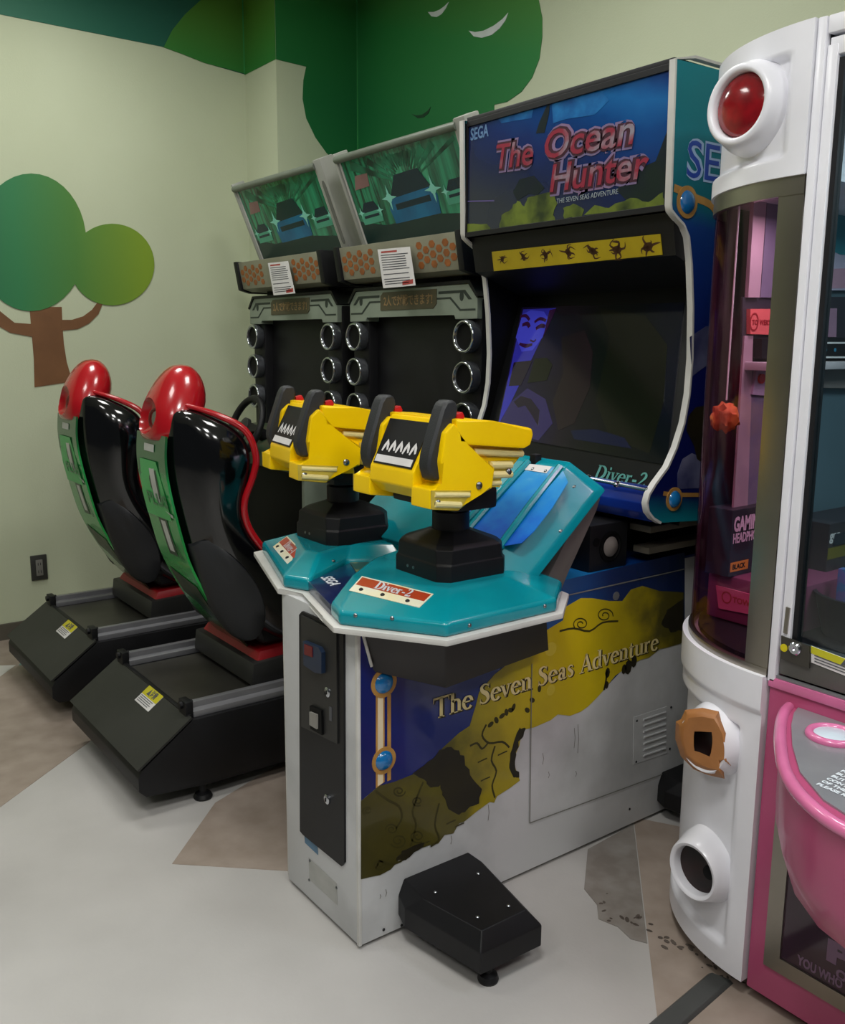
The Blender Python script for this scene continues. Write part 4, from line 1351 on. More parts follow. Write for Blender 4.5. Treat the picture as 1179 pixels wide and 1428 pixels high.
# speaker box standing on the ledge
sp = thing('speaker', 'small black speaker box with a pale cone under the screen housing', 'speaker', (-1.83, 2.0, 0.853))
b = NB(); box(b, -1.93, -1.775, 1.925, 2.085, 0.853, 0.99, 0.006); obj('speaker_body', b, BLACKM, sp)
SPF = Frame((-1.775, 2.005, 0.92), (0, 1, 0), (0, 0, 1))
b = NB(); lathe(b, SPF.p(0.005, 0.0, 0), SPF.n, [(0.046, 0), (0.046, 0.003), (0.04, 0.004), (0.036, 0.001), (0.0, 0.001)], 24); obj('cone_surround', b, BLACKD, sp)
b = NB(); lathe(b, SPF.p(0.005, 0.0, 0.002), SPF.n, [(0.030, 0), (0.022, 0.008), (0.0, 0.012)], 20); obj('cone', b, mat('cone_beige', '#77706a', 0.6), sp)
b = NB(); lathe(b, SPF.p(-0.055, 0.02, 0), SPF.n, [(0.013, 0), (0.013, 0.002), (0.009, 0.003), (0, 0.0005)], 16); obj('port', b, BLACKD, sp)


# ================================================================== racing machines
RXC = -3.055
YR = 2.22
RC = thing('racing_game_machine', 'racing game cabinet with a red-topped bucket seat, the one next to the shooting game', 'arcade machine', (RXC, 1.7, 0), 'twin racing machines')


def lx(v):
    return RXC + v


# tower
b = NB(); box(b, lx(-.38), lx(.38), 2.27, 2.78, 0.03, 1.70, 0.006); obj('tower', b, BLACKM, RC)
b = NB(); box(b, lx(-.385), lx(-.36), 2.05, 2.268, 0.03, 1.02, 0.004); box(b, lx(.36), lx(.385), 2.05, 2.268, 0.03, 1.02, 0.004); obj('flank_panels', b, PALE, RC)
b = NB(); box(b, lx(-.36), lx(.36), 2.09, 2.27, 0.05, 0.93, 0.004); obj('pedal_housing', b, BLACKD, RC)
# side columns carrying the pipes, and the pale surround above the screen
b = NB(); box(b, lx(-.435), lx(-.31), 2.225, 2.40, 1.06, 1.66, 0.015); obj('pipe_column', b, BLACKM, RC)
b = NB(); box(b, lx(.31), lx(.435), 2.225, 2.40, 1.06, 1.66, 0.015); obj('pipe_column', b, BLACKM, RC)
b = NB()
prism(b, [(lx(-.43), 1.585), (lx(-.30), 1.585), (lx(-.30), 1.605), (lx(.30), 1.605), (lx(.30), 1.585), (lx(.43), 1.585), (lx(.43), 1.66), (lx(.38), 1.712), (lx(-.38), 1.712), (lx(-.43), 1.66)], 'y', 2.205, 2.30, 0.004)
sr = obj('screen_surround', b, PALE, RC)
b = NB(); prism(b, [(lx(-.43), 1.66), (lx(-.38), 1.712), (lx(.38), 1.712), (lx(.43), 1.66), (lx(.44), 1.665), (lx(.388), 1.724), (lx(-.388), 1.724), (lx(-.44), 1.665)], 'y', 2.20, 2.32); obj('surround_rim', b, BLACKM, RC)
FRS = Frame((RXC, 2.205, 0), (1, 0, 0), (0, 0, 1))
b = NB()
for s in (-1, 1):
    for q in ([(.20, 1.69), (.36, 1.69), (.40, 1.655), (.38, 1.655), (.35, 1.68), (.20, 1.68)], [(.19, 1.66), (.27, 1.66), (.33, 1.615), (.42, 1.615), (.42, 1.622), (.335, 1.622), (.275, 1.667), (.19, 1.667)]):
        decal(b, FRS, [(s * x, z) for x, z in q], 0.0004, 0.001)
    decal(b, FRS, disc(s * .34, 1.668, 0.012, 0.018, 12), 0.0004, 0.0012)
obj('surround_lines', b, mat('line_dark_green', '#2c3530', 0.5), sr, 0)
b = NB(); decal(b, FRS, [(-.19, 1.628), (.17, 1.628), (.19, 1.645), (.19, 1.70), (-.17, 1.70), (-.19, 1.685)], 0.0004, 0.003); hp_ = obj('heading_plate', b, mat('heading_brown', '#57503a', 0.5, col2='#494532'), RC, 0)
b = text_bm('2人で対戦できます!', 0.045, FRS, -.165, 1.648, 0.0034, 0.0003, 0.0008, fit=0.33); obj('heading_text', b, mat('heading_tan', '#a08258', 0.5), RC, 0)
for s in (-1, 1):
    for z in (1.521, 1.372, 1.221):
        c = Vector((lx(s * .374), 2.225, z))
        b = NB(); lathe(b, c, (0, -1, 0), [(0.060, 0), (0.062, 0.030), (0.060, 0.037), (0.052, 0.038), (0.048, 0.034), (0.046, 0.01), (0.0, 0.008)], 28)
        pr = obj('exhaust_pipe', b, PIPE, RC)
        b = NB(); lathe(b, c, (0, -1, 0), [(0.0475, 0.030), (0.045, 0.012), (0.030, 0.012), (0, 0.012)], 24); obj('pipe_core', b, BLACKD, pr)
        b = NB(); torus(b, c + Vector((0, -0.037, 0)), (0, -1, 0), 0.055, 0.0055, 32, 8); obj('pipe_lip', b, CHROME, pr, 60)
b = NB(); decal(b, Frame((RXC, 2.264, 0), (1, 0, 0), (0, 0.05, 1)), [(-.305, 1.09), (.305, 1.09), (.305, 1.60), (-.305, 1.60)], -0.01, 0.0); obj('screen_bezel', b, BLACKD, RC, 0)
b = NB(); decal(b, Frame((RXC, 2.262, 0), (1, 0, 0), (0, 0.05, 1)), [(-.25, 1.13), (.29, 1.13), (.29, 1.575), (-.25, 1.575)], 0, 0.004); obj('screen', b, GLASSD, RC, 0)
# dash and wheel
b = NB(); prism(b, [(1.98, 1.0), (1.98, 0.92), (2.27, 0.86), (2.27, 1.085), (2.12, 1.075)], 'x', lx(-.40), lx(.40), 0.01); ds = obj('dashboard', b, mat('dash_brown_green', '#4d4a34', 0.5, col2='#2c4a34', scale=16), RC)
b = NB(); tube(b, [(lx(0), 1.975, 1.09), (lx(0), 2.10, 1.03)], 0.03, 14); obj('steering_column', b, BLACKM, RC)
wn = Vector((0, -0.92, 0.38)).normalized()
wc = Vector((lx(0), 1.955, 1.10))
b = NB(); torus(b, wc, wn, 0.142, 0.017, 36, 10); wh = obj('steering_wheel', b, BLACKM, RC, 60)
b = NB()
wu = Vector((1, 0, 0)); wv = wn.cross(wu)
for a in (-1, 1):
    hexa(b, [wc + wu * a * 0.02 + wv * 0.02, wc + wu * a * 0.135 + wv * 0.014, wc + wu * a * 0.135 - wv * 0.014, wc + wu * a * 0.02 - wv * 0.025], [p + wn * 0.01 for p in (wc + wu * a * 0.02 + wv * 0.02, wc + wu * a * 0.135 + wv * 0.014, wc + wu * a * 0.135 - wv * 0.014, wc + wu * a * 0.02 - wv * 0.025)])
s_ = -1 if wv.z > 0 else 1
hexa(b, [wc + wu * 0.02, wc + wv * s_ * 0.135 + wu * 0.02, wc + wv * s_ * 0.135 - wu * 0.02, wc - wu * 0.02], [p + wn * 0.01 for p in (wc + wu * 0.02, wc + wv * s_ * 0.135 + wu * 0.02, wc + wv * s_ * 0.135 - wu * 0.02, wc - wu * 0.02)])
obj('wheel_spokes', b, BLACKM, wh)
b = NB(); lathe(b, wc - wn * 0.005, wn, [(0.042, 0), (0.042, 0.018), (0.03, 0.024), (0, 0.025)], 24); obj('wheel_hub', b, GREYD, wh)
# honeycomb bar
b = NB(); prism(b, [(2.13, 1.888), (2.155, 1.758), (2.20, 1.745), (2.36, 1.745), (2.36, 1.888)], 'x', lx(-.395), lx(.395), 0.003); hb = obj('honeycomb_bar', b, BEIGE, RC)
b = NB()
for s in (-1, 1):
    prism(b, [(2.118, 1.893), (2.143, 1.752), (2.20, 1.738), (2.365, 1.738), (2.365, 1.893)], 'x', lx(s * .4125) - .0175, lx(s * .4125) + .0175, 0.008)
obj('bar_end_caps', b, BLACKM, RC)
b = NB(); box(b, lx(-.30), lx(.30), 2.24, 2.6, 1.69, 1.76); obj('bar_bracket', b, BLACKD, RC)
FHB = Frame((RXC, 2.155, 1.758), (1, 0, 0), (0, -0.025, 0.13))
b = NB()
for s, rng in ((-1, range(6)), (1, range(7))):
    for i in range(6):
        for j in range(3 if i % 2 else 2):
            x = s * (0.365 - i * 0.040)
            if abs(x) < 0.12:
                continue
            z = 0.046 + j * 0.036 + (0 if not i % 2 else -0.018)
            decal(b, FHB, disc(x, z, 0.0195, 0.0150, 6), 0.0004, 0.0012)
o = obj('hexagon_print', b, ORANGE, hb, 0); o['kind'] = 'stuff'
# header, top leaning towards the player
FHd = Frame((RXC, 2.275, 1.893), (1, 0, 0), (0, -0.145, 0.345))
HH = 0.374
RGRN = ramp_mat('racing_header_print', (1, 0, 0), -0.42, 0.42, [(0, '#1d7a58'), (0.12, '#0d3a2c'), (0.2, '#2f9a70'), (0.32, '#123f33'), (0.42, '#35a87c'), (0.5, '#0f4436'), (0.6, '#3fae80'), (0.7, '#14503e'), (0.82, '#2c9a72'), (1, '#104a3a')], 0.25, 0.4, nscale=3, namt=0.35, streak=(9, 1, 0.8))
b = NB(); decal(b, FHd, [(-.39, 0), (.39, 0), (.39, HH), (-.39, HH)], -0.05, 0); hdr = obj('header_panel', b, RGRN, RC, 0)
b = NB()
decal(b, FHd, [(-.39, 0), (.39, 0), (.39, .075), (.1, .10), (-.2, .085), (-.39, .12)], 0.0005, 0.001)
obj('road_print', b, mat('road_print', '#173431', 0.3), hdr, 0)
CARB = mat('car_blue_print', '#156f9c', 0.25, col2='#115a84')
CARD = mat('car_dark_print', '#0a2a38', 0.25)
CARG = mat('car_green_print', '#4fa88a', 0.3)
GLOW = mat('headlight_print', '#8fe0cc', 0.3)
SGN = mat('sign_pink_print', '#8f6a68', 0.4)


def printed_car(x, z, s, m_):
    b = NB(); decal(b, FHd, [(x - .13 * s, z), (x + .13 * s, z + .01 * s), (x + .14 * s, z + .07 * s), (x + .12 * s, z + .10 * s), (x - .12 * s, z + .085 * s), (x - .14 * s, z + .05 * s)], 0.001, 0.0016); obj('printed_car', b, m_, hdr, 0)
    b = NB(); decal(b, FHd, [(x - .12 * s, z + .085 * s), (x + .12 * s, z + .10 * s), (x + .075 * s, z + .165 * s), (x - .06 * s, z + .16 * s)], 0.001, 0.0016); decal(b, FHd, [(x - .1 * s, z + .045 * s), (x + .1 * s, z + .055 * s), (x + .1 * s, z + .075 * s), (x - .1 * s, z + .065 * s)], 0.0016, 0.0020); obj('printed_car_glass', b, CARD, hdr, 0)
    b = NB()
    for sx in (-1, 1):
        cx_, cz_ = x + sx * .125 * s, z + .09 * s
        pts = []
        for k in range(16):
            rr = (.045 if k % 4 == 0 else .016) * s
            pts.append((cx_ + rr * math.cos(k * PI / 8), cz_ + rr * math.sin(k * PI / 8)))
        decal(b, FHd, pts, 0.0016, 0.0022)
    obj('printed_headlights', b, GLOW, hdr, 0)


printed_car(0.02, .085, 1.15, CARB)
printed_car(-.28, .10, .55, CARG)
printed_car(.30, .12, .55, CARG)
b = NB(); decal(b, FHd, [(-.34, .245), (-.23, .25), (-.22, .30), (-.31, .30)], 0.0005, 0.0014); obj('printed_sign', b, SGN, hdr, 0)
b = NB()
for k in range(15):
    a = math.radians(20 + k * 10)
    c0_, c1_ = Vector((0.02, .22)), Vector((0.02 + .62 * math.cos(a), .22 + .62 * math.sin(a)))
    q = c0_.lerp(c1_, 0.12)
    e = c1_
    t_ = min(1.0, (HH - .03 - q.y) / max(e.y - q.y, 1e-3))
    if abs(e.x - q.x) > 1e-3:
        t_ = min(t_, ((.38 if e.x > q.x else -.38) - q.x) / (e.x - q.x))
    e = q + (e - q) * t_
    if (e - q).length > 0.02:
        ribbon(b, FHd, [(q.x, q.y, .004), (e.x, e.y, .018 + .012 * (k % 3))], 0, 0, 0.0008, 1)
o = obj('light_ray_print', b, mat('ray_dark_print', '#12352b', 0.3, col2='#2c8f68', scale=9), hdr, 0)
b = NB(); tube(b, [FHd.p(-.40, HH + .005, 0.005), FHd.p(.40, HH + .005, 0.005)], 0.016, 14); obj('header_rail', b, mat('rail_grey_green', '#6c7468', 0.4), RC)
for s in (-1, 1):
    b = NB()
    w0, w1 = (s * .392, s * .455) if s > 0 else (s * .41, s * .392)
    lo_x, hi_x = min(w0, w1), max(w0, w1)
    hexa(b, [FHd.p(lo_x, 0, -.06), FHd.p(hi_x, 0, -.06), FHd.p(hi_x, 0, .012), FHd.p(lo_x, 0, .012)], [FHd.p(lo_x, HH + .03, -.06), FHd.p(hi_x, HH + .03, -.06), FHd.p(hi_x, HH + .03, .012), FHd.p(lo_x, HH + .03, .012)], 0.006)
    br = obj('header_bracket', b, mat('bracket_offwhite', '#a5a69f', 0.4), RC)
    if s > 0:
        b = NB(); decal(b, FHd, [(q[0] + .425, q[1]) for q in ([(-.012, .05), (-.006, .04), (.006, .04), (.012, .05), (.012, .30), (.006, .315), (-.006, .315), (-.012, .30)])], 0.0121, 0.0135); obj('bracket_slot', b, mat('slot_grey', '#6f706b', 0.5), br, 0)
b = NB(); decal(b, FHd, [(.38, -.0), (.39, 0), (.39, HH), (.38, HH)], 0.0005, 0.004); decal(b, FHd, [(-.39, -.0), (-.38, 0), (-.38, HH), (-.39, HH)], 0.0005, 0.004); obj('header_trim', b, EDGE, RC, 0)
b = NB(); box(b, lx(-.2), lx(.2), 2.33, 2.5, 1.88, 2.1); obj('header_support', b, BLACKM, RC)

# seat platform
b = NB()
prism(b, [(.925, .165), (.912, .14), (.912, .095), (.935, .072), (1.15, .056), (2.09, .056), (2.09, .288), (1.10, .292)], 'x', lx(-.352), lx(.352), 0.004)
pf = obj('seat_platform', b, BLACKM, RC)
FSl = Frame((RXC, .918, .168), (1, 0, 0), (0, .178, .128))
b = NB(); decal(b, FSl, [(-.356, -.006), (.356, -.006), (.356, .222), (-.356, .222)], 0.001, 0.008); obj('sloped_cover', b, GREYD, pf)
cc = Vector(FSl.at(210, 976))
b = NB(); decal(b, FSl, [(cc.x - .065, cc.y - .035), (cc.x + .065, cc.y - .035), (cc.x + .065, cc.y + .035), (cc.x - .065, cc.y + .035)], 0.008, 0.0092); sk = obj('warning_sticker', b, PAPER, pf, 0)
b = NB(); decal(b, FSl, [(cc.x - .065, cc.y - .001), (cc.x + .065, cc.y - .001), (cc.x + .065, cc.y + .035), (cc.x - .065, cc.y + .035)], 0.0092, 0.0100); obj('sticker_yellow_band', b, mat('warning_yellow', '#c9c01c', 0.5), sk, 0)
fx = Frame(FSl.p(cc.x, cc.y), FSl.u, FSl.v)
b = text_bm('▲注意', 0.03, fx, -.035, .006, 0.0104, 0.0002, 0.0008, fit=0.07)
for k in range(4):
    ribbon(b, fx, [(-.055, -.006 - .007 * k, .0025), (.05 - .01 * (k % 2), -.006 - .007 * k, .0025)], 0, 0, 0.0104, 1)
obj('sticker_text', b, INK, sk, 0)
b = NB(); box(b, lx(-.24), lx(.24), 1.10, 1.85, .292, .297); obj('deck_plate', b, DECKM, RC)
for s in (-1, 1):
    b = NB()
    prism(b, [(lx(s * .30) - .036, .292), (lx(s * .30) + .036, .292), (lx(s * .30) + .036, .312), (lx(s * .30) + .012, .316), (lx(s * .30) + .012, .336), (lx(s * .30) - .012, .336), (lx(s * .30) - .012, .316), (lx(s * .30) - .036, .312)], 'y', 1.11, 1.95, 0.002)
    rl = obj('rail', b, ALU, RC)
    b = NB(); box(b, lx(s * .30) - .030, lx(s * .30) + .030, 1.085, 1.112, .290, .345, .004); tube(b, [(lx(s * .30), 1.075, .33), (lx(s * .30), 1.12, .33)], .012, 10); obj('rail_stop', b, BLACKM, rl)
b = NB(); box(b, lx(-.335), lx(.335), 1.088, 1.104, .288, .305, .003); obj('cover_lip', b, BLACKM, pf)
for s in (-1, 1):
    b = NB(); lathe(b, (lx(s * .325), 1.135, 0), (0, 0, 1), [(.030, 0), (.032, .006), (.026, .018), (.012, .024), (.012, .06)], 20); obj('levelling_foot', b, BLACKM, RC)
    b = NB(); lathe(b, (lx(s * .325), 1.95, 0), (0, 0, 1), [(.030, 0), (.032, .006), (.026, .018), (.012, .024), (.012, .06)], 20); obj('levelling_foot', b, BLACKM, RC)
# slider under the seat
b = NB(); hexa(b, [(lx(-.25), 1.36, .316), (lx(.25), 1.36, .316), (lx(.25), 1.80, .316), (lx(-.25), 1.80, .316)], [(lx(-.25), 1.37, .395), (lx(.25), 1.37, .395), (lx(.25), 1.80, .415), (lx(-.25), 1.80, .415)], 0.008); obj('seat_slider', b, GREYD, RC)
b = NB(); hexa(b, [(lx(-.235), 1.39, .39), (lx(.235), 1.39, .39), (lx(.235), 1.80, .41), (lx(-.235), 1.80, .41)], [(lx(-.22), 1.41, .425), (lx(.22), 1.41, .425), (lx(.22), 1.80, .445), (lx(-.22), 1.80, .445)], 0.008); obj('seat_base_pad', b, REDF, RC)
# seat shell
LV = [(1.285, 1.215, 1.160, .115, .09), (1.255, 1.285, 1.148, .185, .115), (1.205, 1.370, 1.140, .235, .125), (1.12, 1.395, 1.136, .250, .128), (1.05, 1.383, 1.142, .248, .128), (.97, 1.355, 1.155, .240, .128), (.90, 1.36, 1.170, .238, .128), (.83, 1.395, 1.186, .243, .128), (.76, 1.455, 1.205, .250, .128), (.68, 1.54, 1.238, .255, .128), (.58, 1.62, 1.290, .26, .128), (.49, 1.66, 1.352, .25, .125), (.425, 1.66, 1.41, .22, .115)]
rings = []
for z, yf, yb_, w_, s_ in LV:
    d = yf - yb_
    R_ = [(w_, yf), (w_ + .012, yf - d * .35), (w_ - .01, yb_ + d * .35), (s_ + .035, yb_ + .035), (s_, yb_ + .002)]
    Lft = [(-x, y) for x, y in R_[::-1]]
    inn = [(-(w_ - .03), yf + .002), (-(w_ - .055), yb_ + d * .6), (-s_, yb_ + .10), (0, yb_ + .085), (s_, yb_ + .10), (w_ - .055, yb_ + d * .6), (w_ - .03, yf + .002)]
    rings.append([(lx(x), y, z) for x, y in R_ + Lft + inn])
b = NB(); layers(b, rings)
st = obj('seat_shell', b, BLACKG, RC, 60)
md = st.modifiers.new('sub', 'SUBSURF'); md.levels = 2; md.render_levels = 2
# rim
rp = [(.105, 1.200, 1.292), (.185, 1.283, 1.262), (.236, 1.368, 1.208), (.252, 1.398, 1.12), (.250, 1.385, 1.05), (.242, 1.357, .97), (.240, 1.362, .90), (.245, 1.397, .83), (.252, 1.457, .76), (.257, 1.542, .68), (.262, 1.62, .60)]
for s in (-1, 1):
    b = NB(); P = catmull([(lx(s * x), y, z) for x, y, z in rp], 5); tube(b, P, [0.008 + .004 * min(1, i / 8, (len(P) - 1 - i) / 8 + .2) for i in range(len(P))], 10); obj('seat_rim', b, RED, st, 60)
# cushion
b = NB(); hexa(b, [(lx(-.22), 1.42, .44), (lx(.22), 1.42, .44), (lx(.22), 1.85, .46), (lx(-.22), 1.85, .46)], [(lx(-.19), 1.40, .56), (lx(.19), 1.40, .56), (lx(.19), 1.85, .60), (lx(-.19), 1.85, .60)], 0.03, 3); obj('seat_cushion', b, BLACKM, st)
# matt lower flank pads, as the photograph shows below the gloss shell
for s in (-1, 1):
    pd = []
    for px, py, xo in ((268, 762, .160), (290, 753, .195), (322, 775, .240), (350, 804, .255), (366, 835, .258), (369, 865, .256), (356, 890, .235), (330, 890, .195), (305, 860, .160), (285, 820, .150)):
        v = onx(px, py, lx(xo))
        pd.append((s * xo * (1 if s > 0 else .9), v.y + (0 if s > 0 else .015), v.z))
    pd = catmull(pd + pd[:1], 3)[:-1]
    cm = sum((p for p in pd), Vector()) / len(pd)
    def pr_(k, o_):
        return [(lx(cm.x + (p.x - cm.x) * k + s * o_), cm.y + (p.y - cm.y) * k, cm.z + (p.z - cm.z) * k) for p in pd]
    b = NB(); layers(b, [pr_(1, -.04), pr_(1, .006), pr_(.93, .014), pr_(.6, .02), pr_(.2, .022)])
    obj('flank_pad', b, mat('flank_charcoal', '#1f2124', 0.55), st, 50)
# printed band down the back
bandp = [(1.136, 1.190), (1.130, 1.12), (1.134, 1.05), (1.147, .97), (1.162, .90), (1.178, .83), (1.197, .76), (1.230, .68), (1.282, .58), (1.344, .49), (1.405, .42)]
BANDM = ramp_mat('band_print_green', (0, 0.25, -1), -1.25 + 0.0, -0.3, [(0, '#1c5a32'), (0.08, '#1f6a38'), (0.14, '#2fa052'), (0.3, '#2a9148'), (0.5, '#36a852'), (0.66, '#2d8a48'), (0.72, '#3f5a3c'), (0.8, '#4a4a36'), (0.88, '#3c5a34'), (1, '#2c8a40')], 0.25, 0.4, nscale=9, namt=0.05)
P = catmull([(0, y, z) for y, z in bandp], 4)
b = NB()
rr = []
for i, p in enumerate(P):
    d = (P[min(i + 1, len(P) - 1)] - P[max(i - 1, 0)]).normalized()
    n = Vector((0, d.z, -d.y))
    if n.y > 0:
        n = -n
    q0, q1 = p + n * -.006, p + n * .002
    rr.append([(lx(-.130), q0.y, q0.z), (lx(.130), q0.y, q0.z), (lx(.130), q1.y, q1.z), (lx(-.130), q1.y, q1.z)])
layers(b, rr)
bd = obj('back_band', b, BANDM, st, 60)


def band_frame(z):
    for i in range(len(P) - 1):
        if P[i].z >= z >= P[i + 1].z:
            t_ = (P[i].z - z) / (P[i].z - P[i + 1].z)
            p = P[i].lerp(P[i + 1], t_)
            d = (P[i] - P[i + 1]).normalized()
            return Frame((RXC, p.y, p.z), (1, 0, 0), d)


BW = mat('band_white_print', '#c9cbc6', 0.4)
BD = mat('band_dark_green_print', '#173d28', 0.35)
BL = mat('band_light_green_print', '#46b862', 0.35)


def band_patch(pts, m_, nm, h=0.0032):
    """printed patch given in (x, z) that follows the curved band"""
    b = NB()
    z0, z1 = min(p[1] for p in pts), max(p[1] for p in pts)
    decalpts = []
    if len(pts) == 4:
        tl, tr, br, bl_ = [Vector(p) for p in pts]
        rows = []
        for k in range(9):
            l_, r_ = tl.lerp(bl_, k / 8), tr.lerp(br, k / 8)
            rows.append([b.verts.new(band_frame(q.y).p(q.x, 0, h + .0012)) for q in (l_, l_.lerp(r_, .5), r_)])
        for k in range(8):
            for i in range(2):
                b.faces.new((rows[k][i], rows[k + 1][i], rows[k + 1][i + 1], rows[k][i + 1]))
    else:
        b.faces.new([b.verts.new(band_frame(z).p(x, 0, h + .004)) for x, z in pts])
    return obj(nm, b, m_, bd, 0)


band_patch([(-.05, 1.155), (.04, 1.155), (.04, 1.13), (-.05, 1.13)], BW, 'band_tag')
band_patch([(-.09, 1.10), (.06, 1.10), (.10, .96), (.10, .90), (-.12, .90), (-.12, .98)], BL, 'band_field', 0.0026)
band_patch([(-.03, 1.085), (.045, 1.085), (.045, .925), (-.03, .925)], BD, 'band_figure_shadow', 0.0030)
band_patch([(-.015, 1.075), (.030, 1.075), (.030, .935), (-.015, .935)], BW, 'band_figure', 0.0036)
band_patch([(-.10, .955), (.12, .925), (.12, .913), (-.10, .943)], BW, 'band_bar', 0.0040)
band_patch([(-.03, .90), (.045, .90), (.055, .765), (-.02, .765)], BD, 'band_figure_shadow', 0.0030)
band_patch([(-.012, .89), (.030, .89), (.040, .78), (-.002, .78)], BW, 'band_figure', 0.0036)
for x in (.075, .095):
    band_patch([(x - .03, .82), (x - .024, .82), (x + .006, .76), (x, .76)], BD, 'band_stripe', 0.0030)
    band_patch([(-x - .005, 1.10), (-x + .001, 1.10), (-x - .019, 1.04), (-x - .025, 1.04)], BD, 'band_stripe', 0.0030)
f_ = band_frame(.965)
b = text_bm('PLUS', 0.062, f_, -.075, -.02, 0.0075, 0.0003, 0.001, fit=0.18); obj('band_word', b, mat('band_word_green', '#2c7d46', 0.3), bd, 0)
band_patch([(-.10, .70), (.10, .66), (.115, .53), (-.09, .60)], mat('band_brown_print', '#4b4f3a', 0.4, col2='#2a3a2a', scale=22), 'band_car_print', 0.0034)
band_patch([(-.05, .62), (.06, .60), (.11, .52), (.03, .53)], BD, 'band_car_print', 0.0040)
# headrest with an opening at the back
HL = [(1.165, 1.170, .050, .105), (1.18, 1.175, .064, .122), (1.22, 1.196, .088, .138), (1.27, 1.216, .100, .134), (1.32, 1.232, .092, .118), (1.365, 1.242, .076, .094), (1.40, 1.248, .052, .064), (1.420, 1.250, .022, .028)]
rings = []
for z, yc_, ry, rx in HL:
    rings.append([(lx(rx * math.copysign(abs(math.cos(2 * PI * k / 28)) ** .85, math.cos(2 * PI * k / 28))), yc_ + ry * math.sin(2 * PI * k / 28), z) for k in range(28)])
b = NB(); layers(b, rings)
hr = obj('headrest', b, RED, st, 80)
b = NB(); bmesh.ops.create_uvsphere(b, u_segments=24, v_segments=14, radius=1); bmesh.ops.transform(b, matrix=Matrix.Translation((lx(-.01), 1.105, 1.255)) @ Matrix.Diagonal((.088, .062, .066, 1)), verts=b.verts)
ct = obj('cutter', b, RED, None, 80)
sm = hr.modifiers.new('s', 'SUBSURF'); sm.levels = 1; sm.render_levels = 1
bo = hr.modifiers.new('b', 'BOOLEAN'); bo.object = ct; bo.operation = 'DIFFERENCE'
dg = bpy.context.evaluated_depsgraph_get(); dg.update()
nm_ = bpy.data.meshes.new_from_object(hr.evaluated_get(dg))
hr.modifiers.clear()
hr.data = nm_
for p in nm_.polygons:
    p.use_smooth = True
nm_.set_sharp_from_angle(angle=math.radians(50))
bpy.data.objects.remove(ct)


def copy_tree(o, parent=None):
    c = o.copy()
    COL.objects.link(c)
    c.parent = parent
    for ch in [x for x in list(SC.objects) if x.parent == o]:
        copy_tree(ch, c)
    return c


bpy.context.view_layer.update()
RC2 = copy_tree(RC)
RC2.location.x = -4.02
RC2['label'] = 'racing game cabinet with a red-topped bucket seat, the one nearest the tree sticker wall'
# notices hanging on the honeycomb bars
for (x0, lab, q) in ((-3.055, 'white notice sheet taped to the honeycomb bar of the racing cabinet beside the shooting game', [(527, 348), (572, 344), (580, 398), (535, 402)]), (-4.02, 'white notice sheet taped to the honeycomb bar of the racing cabinet nearest the corner', [(374, 367), (402, 364), (412, 409), (382, 412)])):
    fn = Frame((x0, 2.122, 1.75), (1, 0, 0), (0, 0.0, 1))
    b = NB(); decal_px(b, fn, q, 0.0, 0.001)
    nt_ = obj('notice_sheet', b, PAPER, None, 0)
    tag(nt_, lab, 'notice', 'notices on the racing cabinets')
    Pq = [Vector(fn.at(*p)) for p in q]

    def bl(s, t):
        return Pq[0] * (1 - s) * (1 - t) + Pq[1] * s * (1 - t) + Pq[2] * s * t + Pq[3] * (1 - s) * t
    b = NB()
    for k in range(13):
        t_ = .16 + k * .062
        if k == 7 or k == 9:
            continue
        a_, c_ = bl(.08, t_), bl(.92 - .1 * random.random(), t_)
        ribbon(b, fn, [(a_.x, a_.y, .0035), (c_.x, c_.y, .0035)], 0, 0, 0.0014, 1)
    o = obj('print_lines', b, INK, nt_, 0); o['kind'] = 'stuff'
    b = NB()
    a_, c_ = bl(.1, .08), bl(.6, .08); ribbon(b, fn, [(a_.x, a_.y, .007), (c_.x, c_.y, .007)], 0, 0, 0.0014, 1)
    a_, c_ = bl(.62, .92), bl(.95, .89); ribbon(b, fn, [(a_.x, a_.y, .014), (c_.x, c_.y, .017)], 0, 0, 0.0014, 1)
    obj('red_heading', b, INKR, nt_, 0)

# ================================================================== crane (prize) machine
CR = thing('crane_game_machine', 'white and pink prize crane cabinet with a curved corner column at the right edge', 'arcade machine', (-0.6, 2.15, 0))
CYF = 1.758
CC = Vector((-1.086, 2.105))
CRR = 0.327


EA, EB = 0.400, 0.360


def on_cyl(px, py, r=CRR):
    d = ray(px, py)
    A_, B_ = EA + r - CRR, EB + r - CRR
    ox, oy, dx_, dy_ = (CAM.x - CC.x) / A_, (CAM.y - CC.y) / B_, d.x / A_, d.y / B_
    a = dx_ ** 2 + dy_ ** 2
    bb = 2 * (ox * dx_ + oy * dy_)
    c_ = ox * ox + oy * oy - 1
    t_ = (-bb - math.sqrt(max(bb * bb - 4 * a * c_, 0))) / (2 * a)
    p = CAM + d * t_
    return p, math.atan2((p.y - CC.y) / B_, (p.x - CC.x) / A_) % (2 * PI)


def cnorm(th):
    return Vector((math.cos(th) / EA, math.sin(th) / EB, 0)).normalized()


def cyl(th, z, r):
    return Vector((CC.x + (EA + r - CRR) * math.cos(th), CC.y + (EB + r - CRR) * math.sin(th), z))


def sstep(x, e0, e1):
    t_ = max(0, min(1, (x - e0) / (e1 - e0)))
    return t_ * t_ * (3 - 2 * t_)


